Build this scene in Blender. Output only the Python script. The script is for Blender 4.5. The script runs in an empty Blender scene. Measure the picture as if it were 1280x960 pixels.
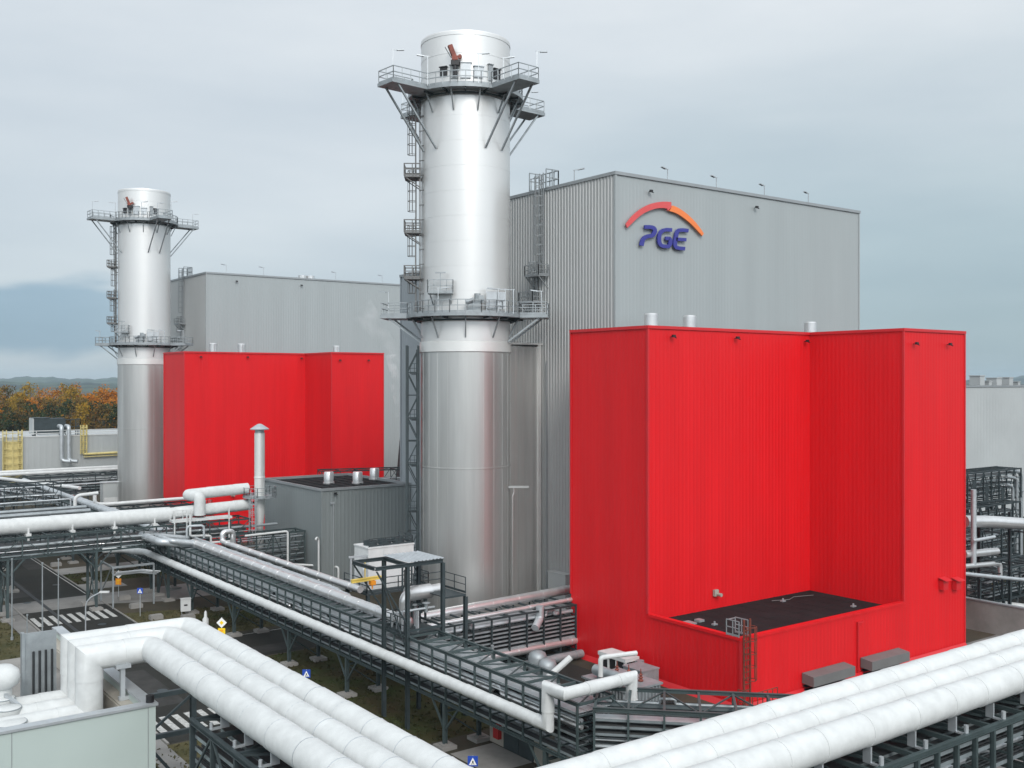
import bpy, bmesh, math, random
from mathutils import Vector, Matrix, Quaternion
random.seed(11)
R = math.radians
S = bpy.context.scene
COL = S.collection
# ------------------------------------------------------------------ camera
AZ = R(53.5); CA, SA = math.cos(AZ), math.sin(AZ)
F, CH, HY = 1280.0, 25.0, 475.0
cam = bpy.data.cameras.new("camera"); camo = bpy.data.objects.new("camera", cam); COL.objects.link(camo)
camo.location = (0, 0, CH); camo.rotation_euler = (R(90), 0, AZ - R(90))
cam.sensor_width = 36; cam.lens = 36; cam.shift_y = -5/1280
cam.clip_start = 0.5; cam.clip_end = 30000
S.camera = camo
# ------------------------------------------------------------------ sky, sun, exposure
SUN = Vector((-0.30, -0.80, 0.62)).normalized()
W = bpy.data.worlds.new("World"); S.world = W; W.use_nodes = True
nt = W.node_tree; nt.nodes.clear()
def N(t, **k):
    n = nt.nodes.new(t)
    for a, b in k.items(): setattr(n, a, b)
    return n
def lk(a, b): nt.links.new(a, b)
out = N('ShaderNodeOutputWorld'); mix = N('ShaderNodeMixShader'); lk(mix.outputs[0], out.inputs[0])
bg1 = N('ShaderNodeBackground'); bg2 = N('ShaderNodeBackground')
sky = N('ShaderNodeTexSky'); sky.sky_type = 'NISHITA'; sky.sun_disc = False
sky.sun_elevation = math.asin(SUN.z); sky.sun_rotation = math.atan2(SUN.x, SUN.y)
lk(sky.outputs[0], bg1.inputs[0]); bg1.inputs[1].default_value = 0.10
tc = N('ShaderNodeTexCoord'); sep = N('ShaderNodeSeparateXYZ'); lk(tc.outputs['Generated'], sep.inputs[0])
# layers of cloud: noise stretched flat
mp = N('ShaderNodeMapping'); mp.inputs['Scale'].default_value = (1.6, 1.6, 9.0); lk(tc.outputs['Generated'], mp.inputs[0])
no = N('ShaderNodeTexNoise'); no.inputs['Scale'].default_value = 1.7; no.inputs['Detail'].default_value = 7; no.inputs['Roughness'].default_value = .48
no.inputs['Distortion'].default_value = .4
lk(mp.outputs[0], no.inputs[0])
def math_(op, a, b=None, clamp=False):
    m = N('ShaderNodeMath', operation=op); m.use_clamp = clamp
    for i, v in enumerate((a, b)):
        if v is None: continue
        if isinstance(v, (int, float)): m.inputs[i].default_value = v
        else: lk(v, m.inputs[i])
    return m.outputs[0]
el = math_('ADD', sep.outputs[2], math_('MULTIPLY', math_('SUBTRACT', no.outputs[0], .5), .09))
rmp = N('ShaderNodeValToRGB'); lk(el, rmp.inputs[0])
cr = rmp.color_ramp
stops = [(0.0, (.42, .50, .56)), (.03, (.48, .565, .625)), (.10, (.60, .67, .72)), (.20, (.66, .72, .765)), (.33, (.735, .785, .825)), (1, (.68, .72, .76))]
cr.elements[0].position = stops[0][0]; cr.elements[0].color = (*stops[0][1], 1)
cr.elements[1].position = stops[-1][0]; cr.elements[1].color = (*stops[-1][1], 1)
for p, c_ in stops[1:-1]:
    e = cr.elements.new(p); e.color = (*c_, 1)
# broad light and dark patches of the overcast
mp2 = N('ShaderNodeMapping'); mp2.inputs['Scale'].default_value = (1.1, 1.1, 4.5); mp2.inputs['Location'].default_value = (3.1, .7, .2); lk(tc.outputs['Generated'], mp2.inputs[0])
no2 = N('ShaderNodeTexNoise'); no2.inputs['Scale'].default_value = 1.9; no2.inputs['Detail'].default_value = 8; no2.inputs['Roughness'].default_value = .5; lk(mp2.outputs[0], no2.inputs[0])
r2 = N('ShaderNodeValToRGB'); lk(no2.outputs[0], r2.inputs[0])
r2.color_ramp.elements[0].position = .30; r2.color_ramp.elements[0].color = (.875, .905, .93, 1)
r2.color_ramp.elements[1].position = .62; r2.color_ramp.elements[1].color = (1.07, 1.065, 1.055, 1)
mul = N('ShaderNodeMix', data_type='RGBA', blend_type='MULTIPLY'); mul.inputs[0].default_value = 1
lk(rmp.outputs[0], mul.inputs[6]); lk(r2.outputs[0], mul.inputs[7])
# a blue grey bank of cloud lies low over the hills on one side; thinner grey on the other
def dotc(v):
    n = N('ShaderNodeVectorMath', operation='DOT_PRODUCT'); lk(tc.outputs['Generated'], n.inputs[0]); n.inputs[1].default_value = v; return n.outputs['Value']
def smooth(v, a, b_):
    n = N('ShaderNodeMapRange', interpolation_type='SMOOTHSTEP'); lk(v, n.inputs[0]); n.inputs[1].default_value = a; n.inputs[2].default_value = b_; return n.outputs[0]
north = dotc((-.50, .87, 0)); east = dotc((.94, .34, 0))
bank = math_('MULTIPLY', math_('MULTIPLY', smooth(el, .020, .032), smooth(el, .092, .074)), smooth(north, .57, .74))
grey = math_('MULTIPLY', smooth(el, .34, .10), smooth(east, .72, .93))
def tint(src, fac, col):
    m = N('ShaderNodeMix', data_type='RGBA', blend_type='MULTIPLY'); lk(fac, m.inputs[0]); lk(src, m.inputs[6]); m.inputs[7].default_value = (*col, 1); return m.outputs[2]
c_ = tint(tint(mul.outputs[2], bank, (.55, .68, .785)), grey, (.745, .825, .835))
# sky brightness added around the sun, out of view, to light the walls
glow = math_('ADD', math_('MULTIPLY', smooth(dotc(tuple(SUN)), -.05, .95), 1.15), 1.0)
lk(c_, bg2.inputs[0]); lk(math_('MULTIPLY', glow, .80), bg2.inputs[1])
mix.inputs[0].default_value = .93
lk(bg1.outputs[0], mix.inputs[1]); lk(bg2.outputs[0], mix.inputs[2])
sl = bpy.data.lights.new("sun", 'SUN'); sl.energy = 1.5; sl.angle = R(22); sl.color = (1, .965, .92)
so = bpy.data.objects.new("sun", sl); COL.objects.link(so); so.location = (0, -30, 120)
so.rotation_euler = SUN.to_track_quat('Z', 'Y').to_euler()
S.view_settings.view_transform = 'Standard'; S.view_settings.look = 'None'
S.view_settings.gamma = 1; S.view_settings.use_curve_mapping = False
S.view_settings.exposure = 0.35
S.cycles.max_bounces = 6; S.cycles.volume_bounces = 2
# ------------------------------------------------------------------ placing
def onX(px, X): 
    D = X/(CA + SA*(px-640)/F); L = D*(px-640)/F
    return SA*D - CA*L, D
def onY(px, Y):
    D = Y/(SA - CA*(px-640)/F); L = D*(px-640)/F
    return CA*D + SA*L, D
def at(px, py, z=0.0):
    D = (CH-z)*F/(py-HY); L = D*(px-640)/F
    return Vector((CA*D+SA*L, SA*D-CA*L, z))
def zat(D, py): return CH-(py-HY)*D/F
def atD(px, D, z=0.0):
    L = D*(px-640)/F
    return Vector((CA*D+SA*L, SA*D-CA*L, z))
# ------------------------------------------------------------------ materials
MATS = {}
def mat(name, col, rough=.6, metal=0.0, var=.12, scale=.6, stretch=(1, 1, 1), bump=0.0, bscale=8.0, col2=None, spec=.5, emit=None, pos=(.35, .7)):
    m = bpy.data.materials.new(name); m.use_nodes = True
    t = m.node_tree; b = t.nodes['Principled BSDF']
    b.inputs['Roughness'].default_value = rough; b.inputs['Metallic'].default_value = metal
    b.inputs['Specular IOR Level'].default_value = spec
    tcn = t.nodes.new('ShaderNodeTexCoord'); mpn = t.nodes.new('ShaderNodeMapping'); mpn.inputs['Scale'].default_value = stretch
    t.links.new(tcn.outputs['Object'], mpn.inputs[0])
    nn = t.nodes.new('ShaderNodeTexNoise'); nn.inputs['Scale'].default_value = scale; nn.inputs['Detail'].default_value = 6; nn.inputs['Roughness'].default_value = .62
    t.links.new(mpn.outputs[0], nn.inputs[0])
    rp = t.nodes.new('ShaderNodeValToRGB'); t.links.new(nn.outputs[0], rp.inputs[0])
    c2 = col2 if col2 else tuple(max(0, c_*(1-var)) for c_ in col)
    c1 = col if col2 else tuple(min(1, c_*(1+var*.5)) for c_ in col)
    rp.color_ramp.elements[0].position = pos[0]; rp.color_ramp.elements[0].color = (*c2, 1)
    rp.color_ramp.elements[1].position = pos[1]; rp.color_ramp.elements[1].color = (*c1, 1)
    t.links.new(rp.outputs[0], b.inputs['Base Color'])
    if bump:
        bn = t.nodes.new('ShaderNodeTexNoise'); bn.inputs['Scale'].default_value = bscale; bn.inputs['Detail'].default_value = 4
        t.links.new(mpn.outputs[0], bn.inputs[0])
        bp = t.nodes.new('ShaderNodeBump'); bp.inputs['Strength'].default_value = bump; bp.inputs['Distance'].default_value = .1
        t.links.new(bn.outputs[0], bp.inputs['Height']); t.links.new(bp.outputs[0], b.inputs['Normal'])
    MATS[name] = m
    return m
mat('white_jacket', (.585, .60, .595), .62, 0, .11, 1.6, (1, 1, 1), .16, 1.7, spec=.3)
mat('white_panel', (.43, .50, .475), .5, 0, .05, .2)
mat('white_paint', (.60, .61, .605), .5, 0, .12, .8)
mat('red_cladding', (.645, .008, .012), .45, 0, .09, .5, (1, 1, .10), 0, spec=.28)
mat('red_trim', (.55, .012, .018), .45, 0, .08)
mat('grey_cladding', (.335, .365, .370), .5, .1, .05, .4, (1, 1, .08))
mat('grey_ribbed', (.40, .41, .405), .42, .2, .10, .08, (1, 1, .2))
mat('grey_wing', (.30, .33, .35), .5, .1, .07, .1)
mat('annex_grey', (.235, .26, .262), .45, .15, .10, .12, (1, 1, .3))
mat('pale_grey', (.40, .42, .42), .55, 0, .08, .1)
mat('trim_grey', (.30, .32, .33), .45, .3, .08)
mat('bright_aluminium', (.70, .70, .69), .38, .5, .05, .25, (1, 1, .12))
mat('dull_aluminium', (.56, .56, .545), .36, .72, .16, .5, (1, 1, .07), 0)
mat('bright_trim', (.78, .78, .76), .4, .5, .06)
mat('silver', (.70, .70, .70), .30, .72, .12, .8, bump=.08, bscale=3)
mat('galvanised', (.33, .36, .375), .5, .45, .2, 1.2)
mat('pale_galvanised', (.50, .53, .55), .45, .5, .15, 1.0)
mat('dark_steel', (.040, .055, .060), .55, .2, .25, 1.0)
mat('green_steel', (.055, .078, .080), .55, .1, .25, 1.0)
mat('tray_metal', (.27, .31, .325), .5, .4, .25, 1.3)
mat('cable_black', (.022, .025, .027), .6, 0, .2, 3)
mat('roof_membrane', (.014, .014, .015), .9, 0, .35, .5, spec=.2)
mat('asphalt', (.026, .026, .023), .9, 0, .22, .25, bump=.2, bscale=30, spec=.2)
mat('concrete', (.25, .24, .225), .85, 0, .22, .5, bump=.2, bscale=12)
mat('pavement', (.20, .195, .185), .85, 0, .3, .3, bump=.2, bscale=14)
mat('beige_wall', (.36, .335, .29), .8, 0, .14, .5)
mat('road_paint', (.46, .46, .44), .8, 0, .45, 3.5)
mat('grass_green', (.036, .050, .016), .95, 0, 0, .30, bump=.5, bscale=20, col2=(.050, .040, .022), spec=.1)
mat('grass_brown', (.105, .088, .046), .95, 0, 0, .4, bump=.5, bscale=20, col2=(.050, .052, .024), spec=.1)
mat('soil', (.085, .070, .052), .95, 0, 0, .12, bump=.4, bscale=10, col2=(.045, .044, .034), spec=.1)
mat('yellow', (.70, .50, .10), .5, 0, .15, 1)
mat('pale_yellow', (.62, .52, .22), .55, 0, .2, 1)
mat('sign_yellow', (.90, .62, .02), .4, 0, .05)
mat('sign_orange', (.85, .30, .02), .4, 0, .05)
mat('sign_white', (.85, .85, .83), .4, 0, .05)
mat('sign_blue', (.02, .07, .40), .4, 0, .05)
mat('logo_blue', (.030, .032, .24), .4, 0, .06)
mat('logo_red', (.62, .075, .075), .4, 0, .06)
mat('logo_orange', (.80, .20, .045), .4, 0, .06)
mat('signal_red', (.45, .02, .02), .5, 0, .1)
mat('rust_red', (.23, .055, .035), .6, .1, .4, 2)
mat('hood_grey', (.15, .15, .148), .6, .1, .12)
mat('black', (.012, .012, .014), .5, 0, .1)
mat('glass_dark', (.02, .025, .03), .12, 0, .1)
mat('tower_concrete', (.085, .09, .095), .8, 0, .15, .2)
mat('hill_cover', (.060, .085, .055), .95, 0, 0, .0035, col2=(.016, .026, .026), pos=(.44, .56), spec=.1)
mat('leaf_orange', (.46, .155, .012), .8, 0, 0, .12, col2=(.32, .125, .014), spec=.1)
mat('leaf_gold', (.36, .215, .022), .8, 0, 0, .12, col2=(.17, .115, .018), spec=.1)
mat('leaf_green', (.042, .058, .022), .8, 0, 0, .12, col2=(.022, .036, .018), spec=.1)
mat('leaf_brown', (.15, .085, .022), .8, 0, 0, .12, col2=(.075, .060, .020), spec=.1)
mat('bark', (.10, .085, .065), .9, 0, .3, 2)
M = MATS
# ------------------------------------------------------------------ mesh kit
class MB:
    def __init__(s): s.v = []; s.f = []; s.mi = []; s.cur = 0
    def add(s, vs, fs):
        o = len(s.v); s.v += [tuple(v) for v in vs]
        for f in fs: s.f.append(tuple(i+o for i in f)); s.mi.append(s.cur)
        return s
    def box(s, x0, y0, z0, x1, y1, z1):
        if x1 < x0: x0, x1 = x1, x0
        if y1 < y0: y0, y1 = y1, y0
        if z1 < z0: z0, z1 = z1, z0
        v = [(x0,y0,z0),(x1,y0,z0),(x1,y1,z0),(x0,y1,z0),(x0,y0,z1),(x1,y0,z1),(x1,y1,z1),(x0,y1,z1)]
        return s.add(v, [(0,3,2,1),(4,5,6,7),(0,1,5,4),(1,2,6,5),(2,3,7,6),(3,0,4,7)])
    def bar(s, p, q, w=.1, h=None, roll=None):
        p, q = Vector(p), Vector(q); h = h or w; d = (q-p)
        if d.length < 1e-6: return s
        d.normalize(); up = Vector((0,0,1)) if abs(d.z) < .95 else Vector((0,1,0))
        if roll is not None: up = Vector(roll)
        a = d.cross(up).normalized(); b = a.cross(d).normalized()
        a *= w/2; b *= h/2
        v = [p-a-b, p+a-b, p+a+b, p-a+b, q-a-b, q+a-b, q+a+b, q-a+b]
        return s.add(v, [(0,3,2,1),(4,5,6,7),(0,1,5,4),(1,2,6,5),(2,3,7,6),(3,0,4,7)])
    def ibeam(s, p, q, w=.25, h=.25, t=.035):
        # rolled H section
        p, q = Vector(p), Vector(q); d = (q-p).normalized(); up = Vector((0,0,1)) if abs(d.z) < .95 else Vector((0,1,0))
        b = (d.cross(up).normalized()).cross(d).normalized()
        s.bar(p+b*(h/2), q+b*(h/2), w, t); s.bar(p-b*(h/2), q-b*(h/2), w, t)
        return s.bar(p, q, t, h-t-.004)
    def tube(s, pts, r, n=10, caps=True, closed=False):
        pts = [Vector(p) for p in pts]; k = len(pts)
        rad = r if isinstance(r, (list, tuple)) else [r]*k
        d0 = (pts[1]-pts[0]).normalized()
        up = Vector((0,0,1)) if abs(d0.z) < .9 else Vector((1,0,0))
        a = d0.cross(up).normalized(); prev = d0; vs = []
        for i, p in enumerate(pts):
            mv, ms = None, 1.0
            if closed: d = (pts[(i+1)%k]-pts[i-1]).normalized()
            elif i == 0: d = d0
            elif i == k-1: d = (pts[i]-pts[i-1]).normalized()
            else:
                d1 = (pts[i]-pts[i-1]); d2 = (pts[i+1]-pts[i])
                d = (d1.normalized()+d2.normalized())
                d = d.normalized() if d.length > 1e-6 else prev
                ch_ = max(.35, d.dot(d1.normalized()))
                if ch_ < .998:
                    mv = d1.normalized()-d*ch_; mv.normalize(); ms = 1/ch_
            q = prev.rotation_difference(d); a = q @ a; a = (a - d*a.dot(d)).normalized(); b = a.cross(d).normalized(); prev = d
            for j in range(n):
                t = 2*math.pi*j/n
                of = a*(rad[i]*math.cos(t)) - b*(rad[i]*math.sin(t))
                if mv is not None: of = of + mv*(of.dot(mv)*(ms-1))
                vs.append(p + of)
        fs = []
        for i in range(k if closed else k-1):
            i2 = (i+1) % k
            for j in range(n):
                j2 = (j+1) % n
                fs.append((i*n+j, i*n+j2, i2*n+j2, i2*n+j))
        if caps and not closed:
            fs.append(tuple(range(n-1, -1, -1))); fs.append(tuple((k-1)*n+j for j in range(n)))
        return s.add(vs, fs)
    def cyl(s, p, q, r, r2=None, n=12): return s.tube([p, q], [r, r if r2 is None else r2], n)
    def lathe(s, prof, c=(0,0,0), n=32, cap_top=False, cap_bot=False):
        vs = []; k = len(prof)
        for (r, z) in prof:
            for j in range(n):
                t = 2*math.pi*j/n
                vs.append((c[0]+r*math.cos(t), c[1]+r*math.sin(t), c[2]+z))
        fs = []
        for i in range(k-1):
            for j in range(n):
                j2 = (j+1) % n
                fs.append((i*n+j, i*n+j2, (i+1)*n+j2, (i+1)*n+j))
        if cap_bot: fs.append(tuple(range(n-1, -1, -1)))
        if cap_top: fs.append(tuple((k-1)*n+j for j in range(n)))
        return s.add(vs, fs)
    def prism(s, poly, z0, z1):
        n = len(poly)
        A2 = sum(poly[i][0]*poly[(i+1)%n][1]-poly[(i+1)%n][0]*poly[i][1] for i in range(n))
        if A2 < 0: poly = poly[::-1]
        vs = [(x, y, z0) for x, y in poly] + [(x, y, z1) for x, y in poly]
        fs = [tuple(range(n-1, -1, -1)), tuple(range(n, 2*n))]
        for i in range(n):
            j = (i+1) % n; fs.append((i, j, n+j, n+i))
        return s.add(vs, fs)
    def build(s, name, m, parent=None, smooth=None, loc=None):
        me = bpy.data.meshes.new(name); me.from_pydata(s.v, [], s.f)
        ms = m if isinstance(m, (list, tuple)) else [m]
        for x in ms: me.materials.append(M[x])
        if len(ms) > 1: me.polygons.foreach_set('material_index', s.mi)
        if smooth:
            me.polygons.foreach_set('use_smooth', [True]*len(me.polygons))
            me.set_sharp_from_angle(angle=R(smooth))
        me.update()
        o = bpy.data.objects.new(name, me); COL.objects.link(o)
        if parent: o.parent = parent
        if loc: o.location = loc
        return o
def tag(o, label, cat, group=None):
    o['label'] = label; o['category'] = cat
    if group: o['group'] = group
    return o
def empty(name, loc, label, cat, group=None, rz=0):
    o = bpy.data.objects.new(name, None); COL.objects.link(o); o.empty_display_size = .5
    o.location = loc; o.rotation_euler = (0, 0, rz)
    return tag(o, label, cat, group)
def struct(o): o['kind'] = 'structure'; return o
KIDS = {}
def copy_tree(o, parent=None):
    c = o.copy(); COL.objects.link(c)
    if parent: c.parent = parent
    for ch in [x for x in COL.objects if x.parent == o]: copy_tree(ch, c)
    return c
def bend(pts, br, n=6):
    # a polyline with its corners rounded
    pts = [Vector(p) for p in pts]; o = [pts[0]]
    for i in range(1, len(pts)-1):
        a, b, c = pts[i-1], pts[i], pts[i+1]
        d1 = (a-b); d2 = (c-b); r = min(br, d1.length*.48, d2.length*.48)
        p, q = b+d1.normalized()*r, b+d2.normalized()*r
        for k in range(n+1):
            t = k/n
            o.append(p*(1-t)**2 + b*(2*t*(1-t)) + q*t*t)
    o.append(pts[-1]); return o
def pipe_mb(pts, r, br=None, n=14, ring=None, bump=.03, path=None):
    br = br if br is not None else r*2.2
    path = path or (bend(pts, br) if br > 0 else [Vector(p) for p in pts])
    P, Rr = [path[0]], [r]
    for a, b in zip(path[:-1], path[1:]):
        L = (b-a).length
        if ring and L > ring*.7:
            k = max(1, int(L/ring)); d = (b-a)/L
            for i in range(k):
                m = a + d*(L*(i+.5)/k + random.uniform(-.15, .15)*ring)
                P += [m-d*.004, m]; Rr += [r, r+bump]
        P.append(b); Rr.append(r)
    return MB().tube(P, Rr, n)
def pipe(name, label, pts, r, m, br=None, n=14, ring=3.0, group=None, cat='pipe', bump=.03):
    return tag(pipe_mb(pts, r, br, n, ring, bump).build(name, m, None, 35), label, cat, group)
def ribbed(mb, p, q, z0, z1, pitch=.45, depth=.05, flat=.5):
    # trapezoid cladding sheet from p to q, ribs standing out to the right of p->q
    p, q = Vector((p[0], p[1], 0)), Vector((q[0], q[1], 0)); L = (q-p).length; d = (q-p)/L; nrm = Vector((d.y, -d.x, 0))
    k = max(1, round(L/pitch)); w = L/k; prof = []
    for i in range(k):
        s0 = i*w
        prof += [(s0, 0), (s0+w*flat, 0), (s0+w*(flat+.12), depth), (s0+w*.88, depth)]
    prof.append((L, 0)); n = len(prof)
    vs = [p+d*a+nrm*b+Vector((0,0,z0)) for a, b in prof] + [p+d*a+nrm*b+Vector((0,0,z1)) for a, b in prof]
    mb.add(vs, [(i, i+1, n+i+1, n+i) for i in range(n-1)])
def railing(mb, pts, h=1.1, closed=False, r=.035, step=1.4, toe=True):
    pts = [Vector(p) for p in pts]; seg = list(zip(pts, pts[1:]+[pts[0]] if closed else pts[1:]))
    if not closed: seg = list(zip(pts[:-1], pts[1:]))
    for a, b in seg:
        L = (b-a).length
        if L < .05: continue
        k = max(1, round(L/step))
        for i in range(k+1):
            p = a+(b-a)*(i/k); mb.bar(p, p+Vector((0,0,h)), r*1.8)
        for z in (h, h*.55): mb.bar(a+Vector((0,0,z)), b+Vector((0,0,z)), r*1.8)
        if toe: mb.bar(a+Vector((0,0,.1)), b+Vector((0,0,.1)), .02, .16)
def ladder(mb, base, height, outw, w=.5, cage=True, r=.035):
    # caged ladder rising from base; outw is the direction away from the wall
    b = Vector(base); o = Vector((outw[0], outw[1], 0)).normalized(); t = Vector((-o.y, o.x, 0))
    for sgn in (-1, 1): mb.bar(b+t*sgn*w/2, b+t*sgn*w/2+Vector((0,0,height)), r*2)
    k = int(height/.45)
    for i in range(1, k): z = Vector((0,0,i*.45)); mb.bar(b-t*w/2+z, b+t*w/2+z, r*1.3)
    if cage:
        rad = .45
        zs = [2.2+1.0*i for i in range(int((height-2.2)/1.0)+1)]
        angs = [-90, -50, 0, 50, 90]
        P = lambda a, z: b+o*(.35+rad*math.cos(R(a)))+t*(rad*math.sin(R(a)))+Vector((0,0,z))
        for z in zs:
            for a0, a1 in zip(angs[:-1], angs[1:]): mb.bar(P(a0,z), P(a1,z), .03, .06)
            mb.bar(P(-90,z), b-t*w/2+Vector((0,0,z)), .05); mb.bar(P(90,z), b+t*w/2+Vector((0,0,z)), .05)
        if len(zs) > 1:
            for a in angs: mb.bar(P(a,zs[0]), P(a,zs[-1]), .045)
def lamp_parts(parent, p, h, d, name='roof_lamp'):
    # thin post with a flat lamp head reaching along d
    p = Vector(p); d = Vector((d[0], d[1], 0)).normalized()
    post = MB().bar(p, p+Vector((0,0,h)), .07).build(name, 'pale_galvanised', parent)
    a = p+Vector((0,0,h))
    MB().bar(a-d*.15, a+d*.35, .06).bar(a+d*.35-Vector((0,0,.01)), a+d*1.05+Vector((0,0,.08)), .26, .10).build('lamp_head', 'pale_galvanised', post)
def floodlight(parent, p, d):
    p = Vector(p); d = Vector((d[0], d[1], 0)).normalized(); t = Vector((-d.y, d.x, 0))
    f = MB().bar(p, p+d*.35, .07).bar(p+d*.35-t*.16+Vector((0,0,.05)), p+d*.35+t*.16+Vector((0,0,.05)), .2, .22).bar(p+d*.2+t*.18, p+d*.5+t*.18-Vector((0,0,.12)), .07)
    f.build('floodlight', 'black', parent)
# ------------------------------------------------------------------ ground
def sheet(name, poly, z, m, th=None):
    mb = MB()
    if th: mb.prism(poly, z-th, z)
    else:
        n = len(poly); A2 = sum(poly[i][0]*poly[(i+1)%n][1]-poly[(i+1)%n][0]*poly[i][1] for i in range(n))
        if A2 < 0: poly = poly[::-1]
        mb.add([(x, y, z) for x, y in poly], [tuple(range(n))])
    return struct(mb.build(name, m))
def rect(x0, y0, x1, y1): return [(x0,y0),(x1,y0),(x1,y1),(x0,y1)]
GX = 5600
sheet('ground', rect(-GX, -GX, GX, GX), 0, 'soil')
sheet('road', rect(22.9, 70.5, 31.5, 205), .004, 'asphalt')
sheet('road', rect(31.5, 70.5, 36, 76), .004, 'asphalt')
sheet('road', [(31.5, 88), (62, 88), (62, 97), (31.5, 97)], .004, 'asphalt')
sheet('pavement', [(18.5, 119), (31.4, 119), (37, 116.5), (52, 116.5), (52, 125), (18.5, 125)], .012, 'pavement')
sheet('pavement', [(31.62, 140), (46, 140), (46, 144.5), (31.62, 144.5)], .010, 'concrete')
sheet('pavement', [(31.62, 128), (36.5, 128), (36.5, 132), (31.62, 132)], .010, 'concrete')
sheet('pavement', [(21.0, 60), (22.7, 60), (22.7, 118.8), (21.0, 118.8)], .010, 'pavement')
sheet('pavement', rect(37.4, 53, 40.9, 57.5), .012, 'concrete')
sheet('pavement', rect(58, 20, 130, 52.5), .008, 'pavement')
sheet('pavement', rect(45.2, 40, 57.9, 87.7), .006, 'asphalt')
sheet('pavement', rect(31.7, 76, 35.0, 87.6), .008, 'pavement')
for r_ in (rect(22.74, 70.5, 22.9, 205), rect(31.5, 76.2, 31.62, 87.8), rect(31.5, 97.2, 31.62, 205)):
    sheet('kerb', r_, .11, 'concrete', .11)
stf = []
def grass(poly, z, m):
    n = len(poly); A2 = sum(poly[i][0]*poly[(i+1)%n][1]-poly[(i+1)%n][0]*poly[i][1] for i in range(n))
    if A2 < 0: poly = poly[::-1]
    o = MB().add([(x, y, z) for x, y in poly], [tuple(range(n))])
    # scattered blades so that the turf has a broken surface
    xs = [p[0] for p in poly]; ys = [p[1] for p in poly]
    def inside(x, y):
        c_ = False
        for i in range(n):
            (x1, y1), (x2, y2) = poly[i], poly[(i+1) % n]
            if (y1 > y) != (y2 > y) and x < (x2-x1)*(y-y1)/(y2-y1)+x1: c_ = not c_
        return c_
    for _ in range(int((max(xs)-min(xs))*(max(ys)-min(ys))*5)):
        x, y = random.uniform(min(xs), max(xs)), random.uniform(min(ys), max(ys))
        if not inside(x, y): continue
        a = random.uniform(0, 6.28); w = random.uniform(.06, .2); h = random.uniform(.06, .22)
        o.add([(x-w*math.cos(a), y-w*math.sin(a), z), (x+w*math.cos(a), y+w*math.sin(a), z), (x+random.uniform(-.1,.1), y+random.uniform(-.1,.1), z+h)], [(0,1,2)])
    ob = o.build('grass', m); ob['kind'] = 'stuff'; return ob
grass(rect(2, 55, 20.9, 118), .004, 'grass_brown')
grass([(31.7, 98), (47, 98), (47, 108), (31.7, 113)], .004, 'grass_brown')
grass([(36.2, 60), (45, 60), (45, 87.7), (36.2, 87.7)], .004, 'grass_green')
grass([(32, 100.5), (44, 100), (44, 106), (32, 107)], .010, 'grass_green')
grass([(31.8, 132.3), (44, 132.3), (44, 139.6), (31.8, 139.6)], .004, 'grass_green')
grass([(18, 38), (35.8, 38), (35.8, 70.3), (18, 70.3)], .004, 'grass_brown')
def zebra(y0, y1, xs):
    for x in xs:
        k = random.uniform(-.1, .1)
        sheet('crossing_stripe', rect(x, y0+k, x+.48, y1+k), .008, 'road_paint')
zebra(111.8, 116.2, [23.15+.91*i for i in range(9)])
zebra(72.5, 76.5, [23.15+.91*i for i in range(9)])
sheet('road_marking', rect(33, 96.5, 60, 96.62), .008, 'road_paint')
sheet('road_marking', rect(31.1, 126, 31.22, 200), .008, 'road_paint')
sheet('drain_channel', rect(25.6, 98, 26.0, 150), .016, 'cable_black')
# far hills
hb = MB(); nh = 420
for ri, (dist, base) in enumerate(((2200, 8), (3200, 20), (4300, 36), (5300, 58))):
    vs = []; 
    for i in range(nh+1):
        px = -400+i*(2200/nh)
        h = base*(.62+.38*math.sin(px*.011+ri*1.7)*math.sin(px*.0041+ri)+.10*math.sin(px*.05+ri*2)+.05*math.sin(px*.17+ri)+.04*math.sin(px*.41))
        if ri == 0: h = -.5
        vs.append(atD(px, dist, max(-.5, h)))
    o0 = len(hb.v); hb.v += [tuple(v) for v in vs]
    if ri:
        for i in range(nh):
            hb.f.append((o0-nh-1+i, o0-nh+i, o0+i+1, o0+i)); hb.mi.append(0)
struct(hb.build('hills', 'hill_cover', None, 60))
# ------------------------------------------------------------------ the far wood
wood = MB()
def wood_tree(x, y, h, mi, conifer=False, nl=150):
    wood.cur = 4
    wood.tube([(x, y, 0), (x+random.uniform(-.3,.3), y, h*.5), (x+random.uniform(-.5,.5), y, h*.93)], [.3, .2, .05], 5)
    for k in range(4):
        a = random.uniform(0, 6.28); z = h*random.uniform(.35, .7)
        wood.tube([(x, y, z), (x+2.2*math.cos(a), y+2.2*math.sin(a), z+2.4)], [.12, .03], 4)
    clumps = []
    for k in range(16):
        a = random.uniform(0, 6.28); t = random.uniform(.22, 1.0); rr = (h*.21)*(1.15-abs(t-.55)*1.2) if not conifer else h*.22*(1.1-t)
        d = random.uniform(.2, 1)*rr
        clumps.append((x+d*math.cos(a), y+d*math.sin(a), h*t, random.uniform(.8, 1.5)*(h*.085)))
    for k in range(nl):
        cx, cy, cz, cr_ = random.choice(clumps)
        p = Vector((random.gauss(0,1), random.gauss(0,1), random.gauss(0,1))); p = p.normalized()*cr_*random.uniform(.35, 1.1)
        p += Vector((cx, cy, cz))
        s = random.uniform(.20, .46)
        n_ = Vector((random.gauss(0,1), random.gauss(0,1), random.gauss(0,1))).normalized(); a = n_.orthogonal().normalized()*s; b = n_.cross(a).normalized()*s*.7
        wood.cur = mi if random.random() < .94 else random.choice((0, 1, 2, 3))
        wood.add([p-a, p+b, p+a, p-b], [(0,1,2,3)])
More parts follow.
